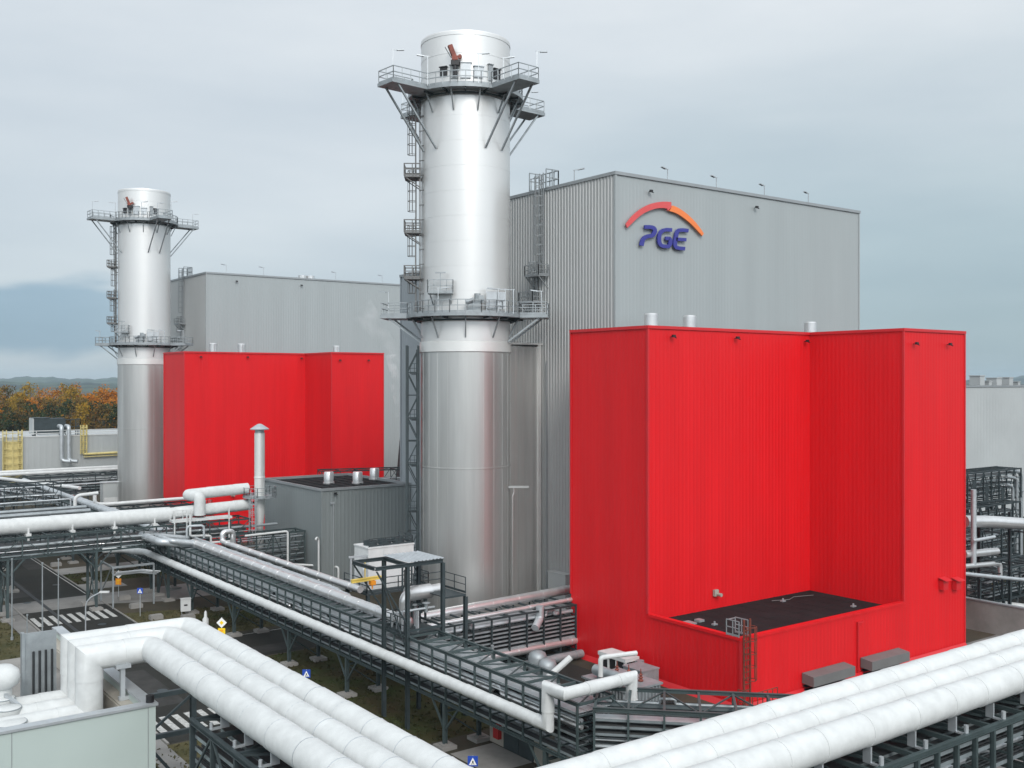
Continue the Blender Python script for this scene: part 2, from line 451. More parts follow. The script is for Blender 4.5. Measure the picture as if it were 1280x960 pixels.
for row, (D, hh) in enumerate(((330, 16), (345, 17.0), (362, 18.5), (380, 20), (400, 21), (420, 21.5))):
    px = -60
    while px < 215:
        p = atD(px, D+random.uniform(-6, 6))
        if row < 2: mi = random.choice((2, 2, 2, 3, 2)) if px < 92 else random.choice((3, 1, 3, 2))
        elif row < 3: mi = random.choice((2, 3, 1, 0))
        else: mi = random.choice((0, 1, 0, 1, 3, 0))
        wood_tree(p.x, p.y, hh*random.uniform(.76, 1.12), mi, False, 1000)
        px += random.uniform(11, 17)
wo = wood.build('forest', ['leaf_orange', 'leaf_gold', 'leaf_green', 'leaf_brown', 'bark']); wo['kind'] = 'stuff'
# ------------------------------------------------------------------ tall grey halls
def box_hall(name, label, x0, y0, x1, y1, z, front='grey_cladding', side='grey_ribbed', rib=.45, sd=.10, fd=.03, roof='roof_membrane', trim='trim_grey', cat='building', group=None):
    r_ = empty(name, (x0, y0, 0), label, cat, group)
    w, d = x1-x0, y1-y0
    f = MB(); ribbed(f, (0,0), (w,0), 0, z, rib, fd); f.build('front_wall', front, r_)
    f = MB(); ribbed(f, (0,d), (0,0), 0, z, rib, sd); f.build('side_wall', side, r_)
    f = MB(); ribbed(f, (w,0), (w,d), 0, z, rib, fd); ribbed(f, (w,d), (0,d), 0, z, rib, fd); f.build('rear_wall', front, r_)
    MB().box(.05,.05,z-.35,w-.05,d-.05,z-.25).build('roof', roof, r_)
    t = MB(); e = .16
    t.box(-e,-e,z-.25,w+e,.02,z+.06); t.box(-e,d-.02,z-.25,w+e,d+e,z+.06); t.box(-e,.022,z-.25,.02,d-.022,z+.06); t.box(w-.02,.022,z-.25,w+e,d-.022,z+.06)
    t.build('roof_trim', trim, r_)
    for (x, y) in ((0,0),(w,0),(0,d)):
        MB().box(x-.10, y-.10, 0, x+.10, y+.10, z-.26).build('corner_trim', front, r_)
    return r_
GZ = 44.7
hall = box_hall('boiler_hall', 'tallest grey ribbed boiler hall, behind the near red annex', 65.5, 72.06, 103.7, 95, GZ, rib=.46, sd=.085, fd=.006)
for px in (836, 897, 957, 1012):
    x, D = onY(px, 72.3); lamp_parts(hall, (x-65.5, .4, GZ), 1.2, (-1, -.2))
y_, D = onX(717, 65.8); lamp_parts(hall, (.4, y_-72.06, GZ), 1.3, (.6, -1))
y_, D = onX(663, 65.8); lamp_parts(hall, (.4, y_-72.06, GZ), 1.5, (.3, -1))
for px, py in ((811, 240), (943, 260)):
    x, D = onY(px, 72); floodlight(hall, (x-65.5, -.05, zat(D, py)), (0, -1))
def hall_ladder(hroot, y, ztop, zlow):
    # zig-zag caged ladders with landings on the -X wall
    z = ztop; k = 0
    hs = 9.0
    while z > zlow:
        h = min(hs, z-zlow); yy = y+(.9 if k % 2 else -.1)
        l = MB(); ladder(l, (-.3, yy, z-h), h+1.6, (-1, 0), .6, True, .05)
        lo = l.build('caged_ladder', 'trim_grey', hroot)
        p = MB(); p.box(-1.5, yy-1.0, z-h-.1, -.14, yy+1.3, z-h+.02)
        p.bar((-1.4, yy-.9, z-h-.1), (-.14, yy-.9, z-h-1.3), .08); p.bar((-1.4, yy+1.2, z-h-.1), (-.14, yy+1.2, z-h-1.3), .08)
        railing(p, [(-.2, yy-1, z-h), (-1.5, yy-1, z-h), (-1.5, yy+1.3, z-h), (-.2, yy+1.3, z-h)], 1.1, r=.04)
        p.build('landing', 'trim_grey', lo)
        z -= h; k += 1
yl, D = onX(679, 65.5)
hall_ladder(hall, yl-72.06, GZ, 33.0)
g = MB(); railing(g, [(-.4, yl-72.06-1, GZ), (1.2, yl-72.06-1, GZ), (1.2, yl-72.06+1.8, GZ), (-.4, yl-72.06+1.8, GZ)], 1.9, r=.05, step=.7); g.build('roof_guard_rail', 'galvanised', hall)
for px in (672, 684):
    yy, D = onX(px, 65.4); MB().bar((-.16, yy-72.06, .5), (-.16, yy-72.06, 27), .12).build('downpipe', 'trim_grey', hall)
# pale service door block at the foot of the side wall
yy, D = onX(705, 65.4)
MB().box(-.9, yy-72.06-1.2, 0, -.14, yy-72.06+1.6, 5.6).box(-.95, yy-72.06-1.25, 5.602, -.12, yy-72.06+1.65, 5.7).build('door_porch', 'pale_grey', hall)
wing = box_hall('rear_wing', 'narrow lower grey wing of the tall hall, left of the near chimney', 65.6, 95.1, 100, 112.2, 38.2, front='grey_wing', side='grey_wing', sd=.03)
hall2 = box_hall('boiler_hall', 'far grey boiler hall rising behind the far red annex', 66.3, 183.4, 110.5, 208, GZ, rib=.5, sd=.06, fd=.015)
for px in (283, 330, 348+130, 420):
    x, D = onY(px, 183.8); lamp_parts(hall2, (x-66.3, .5, GZ), 1.6, (-1, -.2))
for px in (378, 388):
    x, D = onY(px, 186); MB().cyl((x-66.3, 2.6, GZ-.2), (x-66.3, 2.6, GZ+.8), .8).build('roof_vent', 'silver', hall2)
for px, py in ((295, 352), (376, 357)):
    x, D = onY(px, 183.4); floodlight(hall2, (x-66.3, -.05, zat(D, py)), (0, -1))
y2, D = onX(230, 66.3); hall_ladder(hall2, y2-183.4, GZ, 32)
g = MB(); railing(g, [(-.4, y2-184.4, GZ), (1.2, y2-184.4, GZ), (1.2, y2-181.6, GZ), (-.4, y2-181.6, GZ)], 1.9, r=.06, step=.7); g.build('roof_guard_rail', 'galvanised', hall2)
# company sign on the tall hall
sg = empty('company_sign', (0, 0, 0), 'company sign of blue letters under a red and orange arc on the tall grey hall', 'sign')
x, D = onY(830, 71.8); sg.location = (x, 71.85, zat(D, 280))
def sgn(zx, zy):
    px, py = 760+zx/3.765, 200+zy/3.765
    X, D_ = onY(px, 71.85); return Vector((X-sg.location.x, 0, zat(D_, py)-sg.location.z))
def sign_poly(mb, pts, th=.16):
    n = len(pts); A2 = sum(pts[i].x*pts[(i+1)%n].z-pts[(i+1)%n].x*pts[i].z for i in range(n))
    if A2 < 0: pts = pts[::-1]
    vs = [p+Vector((0, -th, 0)) for p in pts]+[p+Vector((0, -.0, 0)) for p in pts]
    mb.add(vs, [tuple(range(n)), tuple(range(2*n-1, n-1, -1))]+[(i, n+i, n+(i+1)%n, (i+1)%n) for i in range(n)])
def stroke(mb, pts, w, th=.16, sm=True):
    P = [Vector((a, b)) for a, b in pts]
    if sm:
        Q = [P[0]]
        for i in range(1, len(P)-1):
            a, b, c = P[i-1], P[i], P[i+1]
            Q += [b*.5+(a*.25+b*.25), b*.75+a*.125+c*.125, b*.5+(c*.25+b*.25)]
        P = Q+[P[-1]]
    Lf, Rt = [], []
    for i in range(len(P)):
        d = (P[min(i+1, len(P)-1)]-P[max(i-1, 0)]).normalized(); n_ = Vector((-d.y, d.x))*w/2
        Lf.append(P[i]+n_); Rt.append(P[i]-n_)
    # quads so that concave strokes stay clean
    a = [sgn(*p) for p in Lf]; b = [sgn(*p) for p in Rt]; n = len(P); off = Vector((0, -th, 0))
    vs = [p+off for p in a]+[p+off for p in b]+a+b
    fs = []
    for i in range(n-1):
        fs += [(i, i+1, n+i+1, n+i), (i, 2*n+i, 2*n+i+1, i+1), (n+i, n+i+1, 3*n+i+1, 3*n+i)]
    fs += [(0, n, 3*n, 2*n), (n-1, 3*n-1, 4*n-1, 2*n-1)]
    mb.add(vs, fs)
b = MB(); sign_poly(b, [sgn(*p) for p in ((80,304),(94,284),(110,265),(129,247),(150,231),(174,217),(200,206),(225,200),(250,197),(272,197),(293,199),(293,224),(276,240),(274,230),(258,227),(238,227),(214,231),(190,239),(167,250),(146,264),(126,281),(108,299),(86,320))], .16); b.build('arc', 'logo_red', sg)
b = MB(); sign_poly(b, [sgn(*p) for p in ((299,215),(316,221),(334,231),(352,243),(370,257),(390,276),(410,297),(429,322),(446,347),(438,358),(420,337),(401,317),(381,297),(360,280),(340,265),(320,253),(301,245),(284,241))], .16); b.build('arc', 'logo_orange', sg)
b = MB(); stroke(b, [(168,316),(200,316),(216,324),(217,342),(204,358),(180,359),(160,372),(154,404)], 18); b.build('letter', 'logo_blue', sg)
b = MB(); stroke(b, [(297,330),(262,328),(240,343),(235,378),(243,403),(266,408),(287,407),(292,370),(266,369)], 17); b.build('letter', 'logo_blue', sg)
b = MB(); stroke(b, [(374,333),(334,329),(321,337),(314,372),(310,402),(320,415),(358,418)], 17); stroke(b, [(316,373),(364,376)], 16, sm=False); b.build('letter', 'logo_blue', sg)
# ------------------------------------------------------------------ red annexes
RZ, LZ = 29.5, 5.35
def red_annex():
    r_ = empty('red_annex', (60, 52, 0), 'nearer bright red metal clad annex with a dark lower roof and caged ladder', 'building', 'red annexes')
    W_, D_, nx, ny = 31.3, 20.0, 21.4, 10.0
    f = MB(); rp, dp = .46, .009
    ribbed(f, (0, D_), (0, ny), LZ, RZ, rp, dp)          # left face, high
    ribbed(f, (0, D_), (0, 0), 0, LZ-.002, rp, dp)       # left face, low
    f.build('left_wall', 'red_cladding', r_)
    f = MB(); ribbed(f, (0, ny), (nx, ny), LZ-1, RZ, rp, dp); f.build('recess_wall', 'red_cladding', r_)
    f = MB(); ribbed(f, (nx, ny), (nx, 0), LZ-1, RZ, rp, dp); f.build('recess_side_wall', 'red_cladding', r_)
    f = MB(); ribbed(f, (nx, 0), (W_, 0), LZ, RZ, rp, dp); ribbed(f, (0, 0), (W_, 0), 0, LZ-.002, rp, dp); f.build('front_wall', 'red_cladding', r_)
    f = MB(); ribbed(f, (W_, 0), (W_, D_), 0, RZ, rp, dp); ribbed(f, (W_, D_), (0, D_), 0, RZ, rp, dp); f.build('rear_wall', 'red_cladding', r_)
    MB().prism([(.06,D_-.06),(.06,ny+.06),(nx+.06,ny+.06),(nx+.06,.06),(W_-.06,.06),(W_-.06,D_-.06)], RZ-.5, RZ-.4).build('roof', 'roof_membrane', r_)
    q = MB().box(.35, .35, LZ-.75, nx-.06, ny-.06, LZ-.5)
    for i in range(11): q.box(1.6+1.8*i, .36, LZ-.499, 1.72+1.8*i, ny-.07, LZ-.485)
    q.box(.36, 4.6, LZ-.4985, nx-.07, 4.72, LZ-.4835); q.build('lower_roof', 'roof_membrane', r_)
    MB().box(1.2, 6.9, LZ-.5, 2.6, 7.9, LZ-.38).box(3.1, 7.1, LZ-.5, 3.7, 7.7, LZ-.32).build('roof_slab', 'trim_grey', r_)
    MB().tube([(14.5, 8.9, LZ-.46), (16.2, 8.3, LZ-.46), (17.5, 8.8, LZ-.46), (19.6, 8.2, LZ-.46)], .03, 6).build('roof_cable', 'hood_grey', r_)
    # parapet rims
    def rim(mb, pts, z, w=.16, h=.3):
        for a, b in zip(pts[:-1], pts[1:]):
            a, b = Vector((*a, z)), Vector((*b, z)); d = (b-a).normalized()
            mb.bar(a-d*w*.35, b+d*w*.35, w*2, h)
    t = MB(); 
    pl = [(0,D_),(0,ny),(nx,ny),(nx,0),(W_,0),(W_,D_)]
    for i, (a, b_) in enumerate(zip(pl, pl[1:]+pl[:1])):
        a, b_ = Vector((*a, RZ-.06+.002*i)), Vector((*b_, RZ-.06+.002*i)); d = (b_-a).normalized(); t.bar(a-d*.1, b_+d*.1, .26, .26)
    t.build('parapet_cap', 'red_trim', r_)
    t = MB(); t.box(-.12,-.12,LZ-.1,nx-.05,.34,LZ+.14); t.box(-.123,.342,LZ-.1,.34,ny-.14,LZ+.142); t.build('lower_parapet_cap', 'red_cladding', r_)
    for x, y in ((0,0),(W_,0)): MB().box(x-.09,y-.09,0,x+.09,y+.09,LZ-.12 if x == 0 else RZ-.2).build('corner_trim', 'red_trim', r_)
    for x, y in ((0,ny),(nx,0),(0,D_)): MB().box(x-.09,y-.09,LZ+.15,x+.09,y+.09,RZ-.2).build('corner_trim', 'red_trim', r_)
    # flared skirt along the foot of the walls
    k = MB(); k.add([(-.1,D_,.4),(-.1,-.1,.4),(-.4,-.4,0),(-.4,D_,0)], [(0,1,2,3)]); k.add([(-.1,-.1,.4),(W_,-.1,.4),(W_,-.4,0),(-.4,-.4,0)], [(0,1,2,3)]); k.build('skirt', 'red_trim', r_)
    for px, py in ((838, 421), (918, 423), (1005, 427)):
        x, D = onY(px, 62); floodlight(r_, (x-60, ny-.05, zat(D, py)), (0, -1))
    for px, py in ((1141, 430), (1183, 431)):
        x, D = onY(px, 52); floodlight(r_, (x-60, -.05, zat(D, py)), (0, -1))
    for px in (814, 862, 1013):
        x, D = onY(px, 69.5); v = MB(); v.lathe([(.0,1.75),(.55,1.75),(.66,1.62),(.66,0),(.8,-.05),(.8,-.5)], (x-60, 17.5, RZ), 20); v.build('roof_vent', 'silver', r_, 35)
    # caged ladder with a base landing rail
    x, D = onY(930, 52); x -= 60
    l = MB(); ladder(l, (x, -.3, .2), 6.7, (0, -1), .7, True, .055); lo = l.build('caged_ladder', 'rust_red', r_)
    l = MB(); railing(l, [(x-.5,.05,LZ+.15),(x-.5,1.3,LZ+.15)], 1.2, r=.035, step=.5); railing(l, [(x+.5,.05,LZ+.15),(x+.5,1.3,LZ+.15)], 1.2, r=.035, step=.5); l.bar((x-.5,1.3,LZ+1.3),(x+.5,1.3,LZ+1.3),.06); l.build('ladder_head_rail', 'galvanised', lo)
    l = MB(); railing(l, [(x-1.6,-.8,0),(x-1.6,-2.2,0),(x+1.2,-2.2,0)], 2.0, r=.03, step=.6); l.build('ladder_gate_rail', 'rust_red', lo)
    # grey louvre hoods on the front
    for px0, px1, py in ((1012, 1064, 845), (1085, 1132, 826)):
        xa, Da = onY(px0, 51.2); xb, Db = onY(px1, 51.2); z = zat((Da+Db)/2, py); xa -= 60; xb -= 60
        h = MB(); h.add([(xa,-.08,z+.55),(xb,-.08,z+.55),(xa,-1.2,z+.42),(xb,-1.2,z+.42),(xa,-.08,z-.25),(xb,-.08,z-.25),(xa,-1.2,z-.35),(xb,-1.2,z-.35)], [(0,2,3,1),(2,6,7,3),(0,4,6,2),(1,3,7,5),(4,5,7,6)])
        ho = h.build('louvre_hood', 'hood_grey', r_)
        q = MB()
        for i in range(5): zz = z-.45-.25*i; q.add([(xa+.1,-.08,zz),(xb-.1,-.08,zz),(xb-.1,-.35,zz-.16),(xa+.1,-.35,zz-.16)], [(0,3,2,1)])
        q.build('louvre', 'black', ho)
    for px in (1183, 1199):
        x, D = onY(px, 51.5); z = zat(D, 729); x -= 60
        v = MB(); v.box(x-.45,-.06,z-.6,x+.35,-.5,z+.25); v.add([(x-.6,-.06,z+.5),(x+.5,-.06,z+.5),(x+.5,-.85,z+.26),(x-.6,-.85,z+.26)], [(0,3,2,1)]); v.build('vent_hood', 'red_trim', r_)
    x, D = onY(1071, 52); x -= 60
    MB().bar((x,-.14,.5),(x,-.14,zat(D,778)),.13).bar((x-.1,-.14,zat(D,778)),(x+.5,-.3,zat(D,777)),.14).build('downpipe', 'red_trim', r_)
    for px, py, w in ((893, 741, 0), (1016, 720, 1)):
        x, D = onY(px, 62); x -= 60; z = zat(D, py)
        MB().box(x-.25, ny-.05, z-.25, x+.25, ny-.3, z+.3).cyl((x+.1, ny-.3, z-.1), (x+.1, ny-.75, z-.1), .16).build('wall_outlet', 'beige_wall', r_, 35)
    for (x, y) in ((3.5, 5.8), (15.2, 8.2), (18.5, 3.1)):
        MB().box(x-.22, y-.16, LZ-.5, x+.22, y+.16, LZ-.38).cyl((x, y, LZ-.38), (x, y, LZ-.2), .08).build('roof_outlet', 'galvanised', r_)
    return r_
red1 = red_annex()
red2 = copy_tree(red1); red2.location = (55, 152, 0); red2.scale = (.972, 1, 1); red2['label'] = 'farther bright red annex below the far grey hall, right of the far chimney'
# ------------------------------------------------------------------ chimneys (local: -Y towards the viewer, +X to the right)
def chimney():
    r_ = empty('chimney', (57, 84.8, 0), 'nearer tall silver steel chimney with railed platforms beside the tall grey hall', 'chimney', 'silver chimneys', R(-33.9))
    RU = 4.42
    MB().lathe([(RU-.25, 40), (RU-.25, 58.2), (RU-.2, 58.42), (RU, 58.42), (RU+.04, 58.3), (RU+.04, 58.0), (RU, 58.0)] + [(RU+d_, z_-o_) for z_ in (56.3, 54.6) for d_, o_ in ((0, 0), (.02, .001), (.02, .06), (0, .061))] + [(RU, 53.2), (RU+.03, 53.15), (RU+.03, 52.95), (RU, 52.9)] + [(RU+d_, 50.4-2.4*k_-o_) for k_ in range(9) for d_, o_ in ((0, 0), (.012, .001), (.012, .05), (0, .051))] + [(RU, 28.6)], n=72).build('upper_shell', 'bright_aluminium', r_, 18)
    b = MB(); b.lathe([(RU+.12, 28.75), (RU+.16, 28.7), (RU+.16, 27.75), (RU+.12, 27.7), (RU+.05, 27.7)], n=72); b.build('joint_band', 'bright_trim', r_, 35)
    b = MB(); b.lathe([(RU+.05, 27.8), (RU+.05, 16.6), (RU+.075, 16.58), (RU+.075, 16.45), (RU+.05, 16.43), (RU+.05, 0)], n=72); lo = b.build('lower_shell', 'dull_aluminium', r_, 18)
    b = MB()
    for i in range(24):
        a = 2*math.pi*(i+.5)/24; c_, s_ = math.cos(a), math.sin(a)
        b.bar((c_*(RU+.045), s_*(RU+.045), .2), (c_*(RU+.045), s_*(RU+.045), 27.6), .03, .03)
    b.build('seam_strips', 'dull_aluminium', lo)
    # star shaped upper gallery
    def star(r0, arms, reach, half, z, n=48):
        pts = []
        for i in range(n):
            a = -180+360*i/n
            near = [w for w in arms if abs((a-w+180) % 360-180) < math.degrees(half/r0)*1.02]
            if not near: pts.append((r0*math.cos(R(a)), r0*math.sin(R(a))))
        res = [(math.atan2(y, x), x, y) for x, y in pts]
        for w in arms:
            u = Vector((math.cos(R(w)), math.sin(R(w)))); t = Vector((-u.y, u.x)); b0 = math.sqrt(r0*r0-half*half)
            aw = R((w+180) % 360-180)
            for k, (d, e) in enumerate(((b0, -half), (reach, -half), (reach, half), (b0, half))):
                q = u*d+t*e; res.append((aw+(-.02, -.01, .01, .02)[k]*1.0 if False else math.atan2(q.y, q.x) if d == b0 else aw+(e/half)*.001, q.x, q.y))
        res.sort(key=lambda e: e[0])
        return [(x, y) for _, x, y in res]
    def gallery(name, z, r0, arms, reach, half, nst, drop, hrail=1.2, adrop=2.6):
        out_ = star(r0, arms, reach, half, z); n = len(out_)
        m = MB(); inn = [(RU*1.005*math.cos(math.atan2(y, x)), RU*1.005*math.sin(math.atan2(y, x))) for x, y in out_]
        vs = [(x, y, z) for x, y in out_]+[(x, y, z) for x, y in inn]+[(x, y, z-.32) for x, y in out_]+[(x, y, z-.32) for x, y in inn]
        fs = []
        for i in range(n):
            j = (i+1) % n
            fs += [(i, j, n+j, n+i), (2*n+i, 3*n+i, 3*n+j, 2*n+j), (i, 2*n+i, 2*n+j, j)]
        m.add(vs, fs); go = m.build(name, 'galvanised', r_)
        q = MB(); railing(q, [(x*.985, y*.985, z) for x, y in out_], hrail, True, .04, 1.1); q.build('guard_rail', 'galvanised', go)
        for k in range(nst):
            a = R(360*(k+.5)/nst-180)
            c_, s_ = math.cos(a), math.sin(a)
            MB().bar((c_*(r0-.35), s_*(r0-.35), z-.3), (c_*(RU+.05), s_*(RU+.05), z-drop), .12).build('strut', 'galvanised', go)
        for w in arms:
            u = Vector((math.cos(R(w)), math.sin(R(w)), 0)); t = Vector((-u.y, u.x, 0))
            for e in (-half*.8, half*.8):
                MB().bar(u*(reach-.8)+t*e+Vector((0,0,z-.3)), u*(RU+.02)*.985+t*e+Vector((0,0,z-drop*adrop)), .16).build('strut', 'galvanised', go)
        # beams below the deck
        q = MB()
        for k in range(16):
            a = R(360*k/16); q.bar((math.cos(a)*(RU+.1), math.sin(a)*(RU+.1), z-.42), (math.cos(a)*(r0-.15), math.sin(a)*(r0-.15), z-.42), .12, .18)
        q.tube([((RU+.35)*math.cos(R(10*i)), (RU+.35)*math.sin(R(10*i)), z-.62) for i in range(36)], .09, 6, closed=True)
        q.build('deck_beams', 'dark_steel', go)
        return go
    up = gallery('upper_gallery', 53.0, 5.75, (-52, 38, 128, -142), 9.6, 1.25, 12, 2.2)
    for w in (-52, 38, 128, -142):
        u = Vector((math.cos(R(w)), math.sin(R(w)), 0)); t = Vector((-u.y, u.x, 0)); lamp_parts(up, u*9.4+t*1.1+Vector((0,0,53)), 2.7, (.9, .3), 'lamp_post')
    for (x, y) in ((-3.6, -4.5), (1.2, -5.5), (3.6, -4.4)): lamp_parts(up, (x, y, 53), 2.8, (-.9, -.1) if x < 0 else (.9, 0), 'lamp_post')
    mid = gallery('middle_gallery', 31.4, 5.9, (-8, 172), 8.3, 1.8, 10, 2.3, adrop=1.15)
    for (x, y, d) in ((-7.6, -.6, (-.6, .4)), (7.4, -2.2, (-1, 0)), (3.1, -4.8, (-1, 0)), (-2.6, -5.1, (1, 0)), (4.6, -3.6, (-1, .2))): lamp_parts(mid, (x, y, 31.4), 2.3, d, 'lamp_post')
    # sample ports and boxes standing on the galleries
    for a, z, w, h, mm in ((-118, 54.0, .7, .8, 'black'), (-104, 53.9, .8, 1.2, 'pale_grey'), (-90, 54.0, 1.0, 1.4, 'pale_galvanised'), (-74, 53.9, .9, 1.0, 'pale_galvanised'), (-58, 54.0, .5, 1.5, 'trim_grey'), (-48, 54.0, .8, .9, 'black')):
        u = Vector((math.cos(R(a)), math.sin(R(a)), 0)); t = Vector((-u.y, u.x, 0)); p = u*(RU+.02)+Vector((0,0,z))
        MB().bar(p-t*w/2+Vector((0,0,.5)), p+t*w/2+Vector((0,0,.5)), .3, h).bar(p-t*w*.6+Vector((0,0,.5+h/2+.05)), p+t*w*.6+Vector((0,0,.5+h/2+.05)), .5, .08).build('sampling_box', mm, r_)
    a = R(-82); u = Vector((math.cos(a), math.sin(a), 0)); p = u*5.1+Vector((.2, 0, 31.4))
    MB().box(p.x-.7, p.y-.3, 31.45, p.x+.5, p.y+.3, 32.5).cyl((p.x-.9, p.y-.2, 32.3), (p.x-.1, p.y-.2, 32.6), .25).cyl((p.x+.2, p.y, 32.5), (p.x+.2, p.y, 33.2), .3).box(p.x+.3, p.y-.35, 32.3, p.x+.8, p.y+.2, 33.0).build('motor_unit', 'galvanised', r_)
    q = MB(); x0 = 2.0; railing(q, [(x0, -5.0, 31.45), (x0+1.8, -4.4, 31.45)], 2.2, r=.04, step=.9, toe=False); q.bar((x0, -5, 32.6), (x0+1.8, -4.4, 32.6), .04, 1.6); q.build('screen_frame', 'pale_galvanised', r_)
    # small balcony above the middle gallery
    q = MB(); q.box(-3.6, -5.1, 33.2, -1.2, -3.4, 33.32); q.bar((-3.4, -5, 33.2), (-3.1, -3.0, 32.2), .1); q.bar((-1.4, -5, 33.2), (-1.4, -4.1, 32.2), .1)
    railing(q, [(-3.6, -3.2, 33.3), (-3.6, -5.1, 33.3), (-1.2, -5.1, 33.3), (-1.2, -4.2, 33.3)], 1.2, r=.04, step=.6); q.bar((-2.4, -4.7, 33.3), (-2.4, -4.7, 35.2), .09); q.bar((-2.9, -4.7, 35.2), (-1.9, -4.7, 35.2), .12); q.build('balcony', 'galvanised', r_)
    # brown davit hoist above the upper gallery
    c_ = MB(); c_.cyl((-1.0, -4.9, 53.9), (-1.0, -4.9, 55.0), .2); c_.box(-1.35, -5.15, 54.85, -.6, -4.65, 55.3); c_.cyl((-1.4, -4.95, 55.15), (-.5, -4.95, 55.15), .2)
    co = c_.build('davit_hoist', 'black', r_, 35)
    MB().bar((-.95, -4.95, 55.3), (-1.5, -5.1, 56.7), .34, .42).box(-1.3, -5.2, 55.3, -.75, -4.75, 55.7).cyl((-.55, -4.95, 55.7), (-.55, -4.65, 55.7), .2).build('hoist_arm', 'rust_red', co)
    MB().bar((-1.35, -5.0, 55.5), (-1.95, -5.1, 56.5), .06).build('hoist_strut', 'dark_steel', co)
    # caged ladders with rest platforms down the left side
    for i, (z0, z1, xo) in enumerate(((45.0, 52.6, -.25), (39.5, 46.0, 0), (35.0, 41.0, -.25), (31.4, 36.3, 0))):
        l = MB(); ladder(l, (-RU-.5, -.9+.5*(i % 2), z0), z1-z0, (-1, 0), .6, True, .055); lo_ = l.build('caged_ladder', 'hood_grey', r_)
        if z0 > 32:
            q = MB(); q.box(-RU-1.6, -1.6, z0-.12, -RU-.02, .6, z0); q.bar((-RU-1.5, -1.5, z0-.1), (-RU, -1.2, z0-1.1), .09); q.bar((-RU-1.5, .5, z0-.1), (-RU, .3, z0-1.1), .09)
            railing(q, [(-RU, -1.6, z0), (-RU-1.6, -1.6, z0), (-RU-1.6, .6, z0), (-RU, .6, z0)], 1.2, r=.05, step=.8); q.build('rest_platform', 'hood_grey', lo_)
    q = MB()
    for x in (-RU-.12, -RU-.02):
        q.bar((x, -1.35, 31.4), (x, -1.35, 52.5), .07)
    for k in range(14): z = 32+k*1.45; q.bar((-RU-.12, -1.4, z), (-RU+.75, -1.9, z), .08)
    q.build('cable_ladder', 'hood_grey', r_)
    # dark lattice ladder tower below the middle gallery
    t = MB(); xs, ys = (-RU-1.35, -RU-.25), (-1.5, .2)
    for x in xs:
        for y in ys: t.bar((x, y, 0), (x, y, 28.4), .2 if x == xs[0] else .14)
    z = 1.0; k = 0
    while z < 28:
        for y in ys: t.bar((xs[0], y, z), (xs[1], y, z), .1)
        for x in xs: t.bar((x, ys[0], z), (x, ys[1], z), .1)
        if z+2.25 < 28.6:
            for y in ys:
                t.bar((xs[0] if k % 2 else xs[1], y, z), (xs[1] if k % 2 else xs[0], y, z+2.25), .09)
        z += 2.25; k += 1
    to = t.build('lattice_tower', 'dark_steel', r_)
    q = MB(); ladder(q, (-RU-.4, -.6, .5), 27.5, (-1, 0), .5, False, .05)
    for k in range(6): q.box(-RU-.9, -1.4, 3+k*4.5, -RU-.25, -.2, 3.08+k*4.5); railing(q, [(-RU-1.0, -1.4, 3.1+k*4.5), (-RU-.2, -1.4, 3.1+k*4.5)], 1.0, r=.03, step=.5)
    q.build('inner_ladder', 'dark_steel', to)
    # drain pipe on the right
    MB().tube(bend([(4.75, -1.6, 14.6), (4.75, -1.6, 13.9), (4.62, -1.6, 13.6), (4.62, -1.6, 1)], .2), .11, 8).box(4.2, -1.8, 14.4, 6.2, -1.55, 14.6).build('drain_pipe', 'dull_aluminium', r_)
    return r_
ch1 = chimney()
ch2 = copy_tree(ch1); ch2.location = atD(180.5, 182.6); ch2.rotation_euler = (0, 0, R(-33.9)); 
for o_ in [x for x in COL.objects if x.parent == ch2 and x.name.startswith('lattice_tower')]:
    for k_ in [x for x in COL.objects if x.parent == o_]: bpy.data.objects.remove(k_)
    bpy.data.objects.remove(o_)
ch2['label'] = 'farther tall silver steel chimney at the left, before the far grey hall'
fd = empty('flue_duct', (60.5, 83.2, 0), 'tall flat grey flue duct between the near chimney and the tall hall', 'duct')
f = MB(); ribbed(f, (.0, 0), (4.85, 0), 1, 28.4, .9, .02); f.box(0, .05, 1, 4.85, 3.6, 28.3); f.build('duct_panel', 'dull_aluminium', fd)
f = MB(); f.box(-.25, -.18, 1, .15, .04, 28.6); f.box(4.3, -.18, 1, 4.7, .04, 28.6); f.box(-.25, -.2, 28.602, 4.9, 3.7, 28.8); f.build('edge_trim', 'bright_trim', fd)
# ------------------------------------------------------------------ small grey annex with dark roof
an = box_hall('grey_annex', 'low dark roofed grey annex left of the near chimney', 53.5, 109.8, 65.4, 126.2, 12.2, front='annex_grey', side='annex_grey', rib=.5, sd=.008, fd=.016)
for px, py in ((411, 603), (447, 603), (468, 598)):
    D = 12.2; p = at(px, py, 12.1)
    v = MB(); v.lathe([(0, 1.35), (.55, 1.35), (.62, 1.22), (.62, .1), (.72, .05), (.72, -.3)], (p.x-53.5, p.y-109.8, 12.1), 18); v.build('roof_vent', 'silver', an, 35)
x, D = onY(416, 109.8); MB().bar((x-53.5, -.15, .3), (x-53.5, -.15, zat(D, 630)), .11).box(x-53.5-.4, -.3, zat(D, 630), x-53.5+.1, -.1, zat(D, 627)).build('downpipe', 'pale_galvanised', an)
floodlight(an, (x-53.5+.15, -.05, zat(D, 617)), (0, -1))
q = MB()
for i in range(7): q.box(1.5+i*1.5, 1.2, 12.0, 1.6+i*1.5, 15, 12.06)
q.build('roof_seam', 'roof_membrane', an)
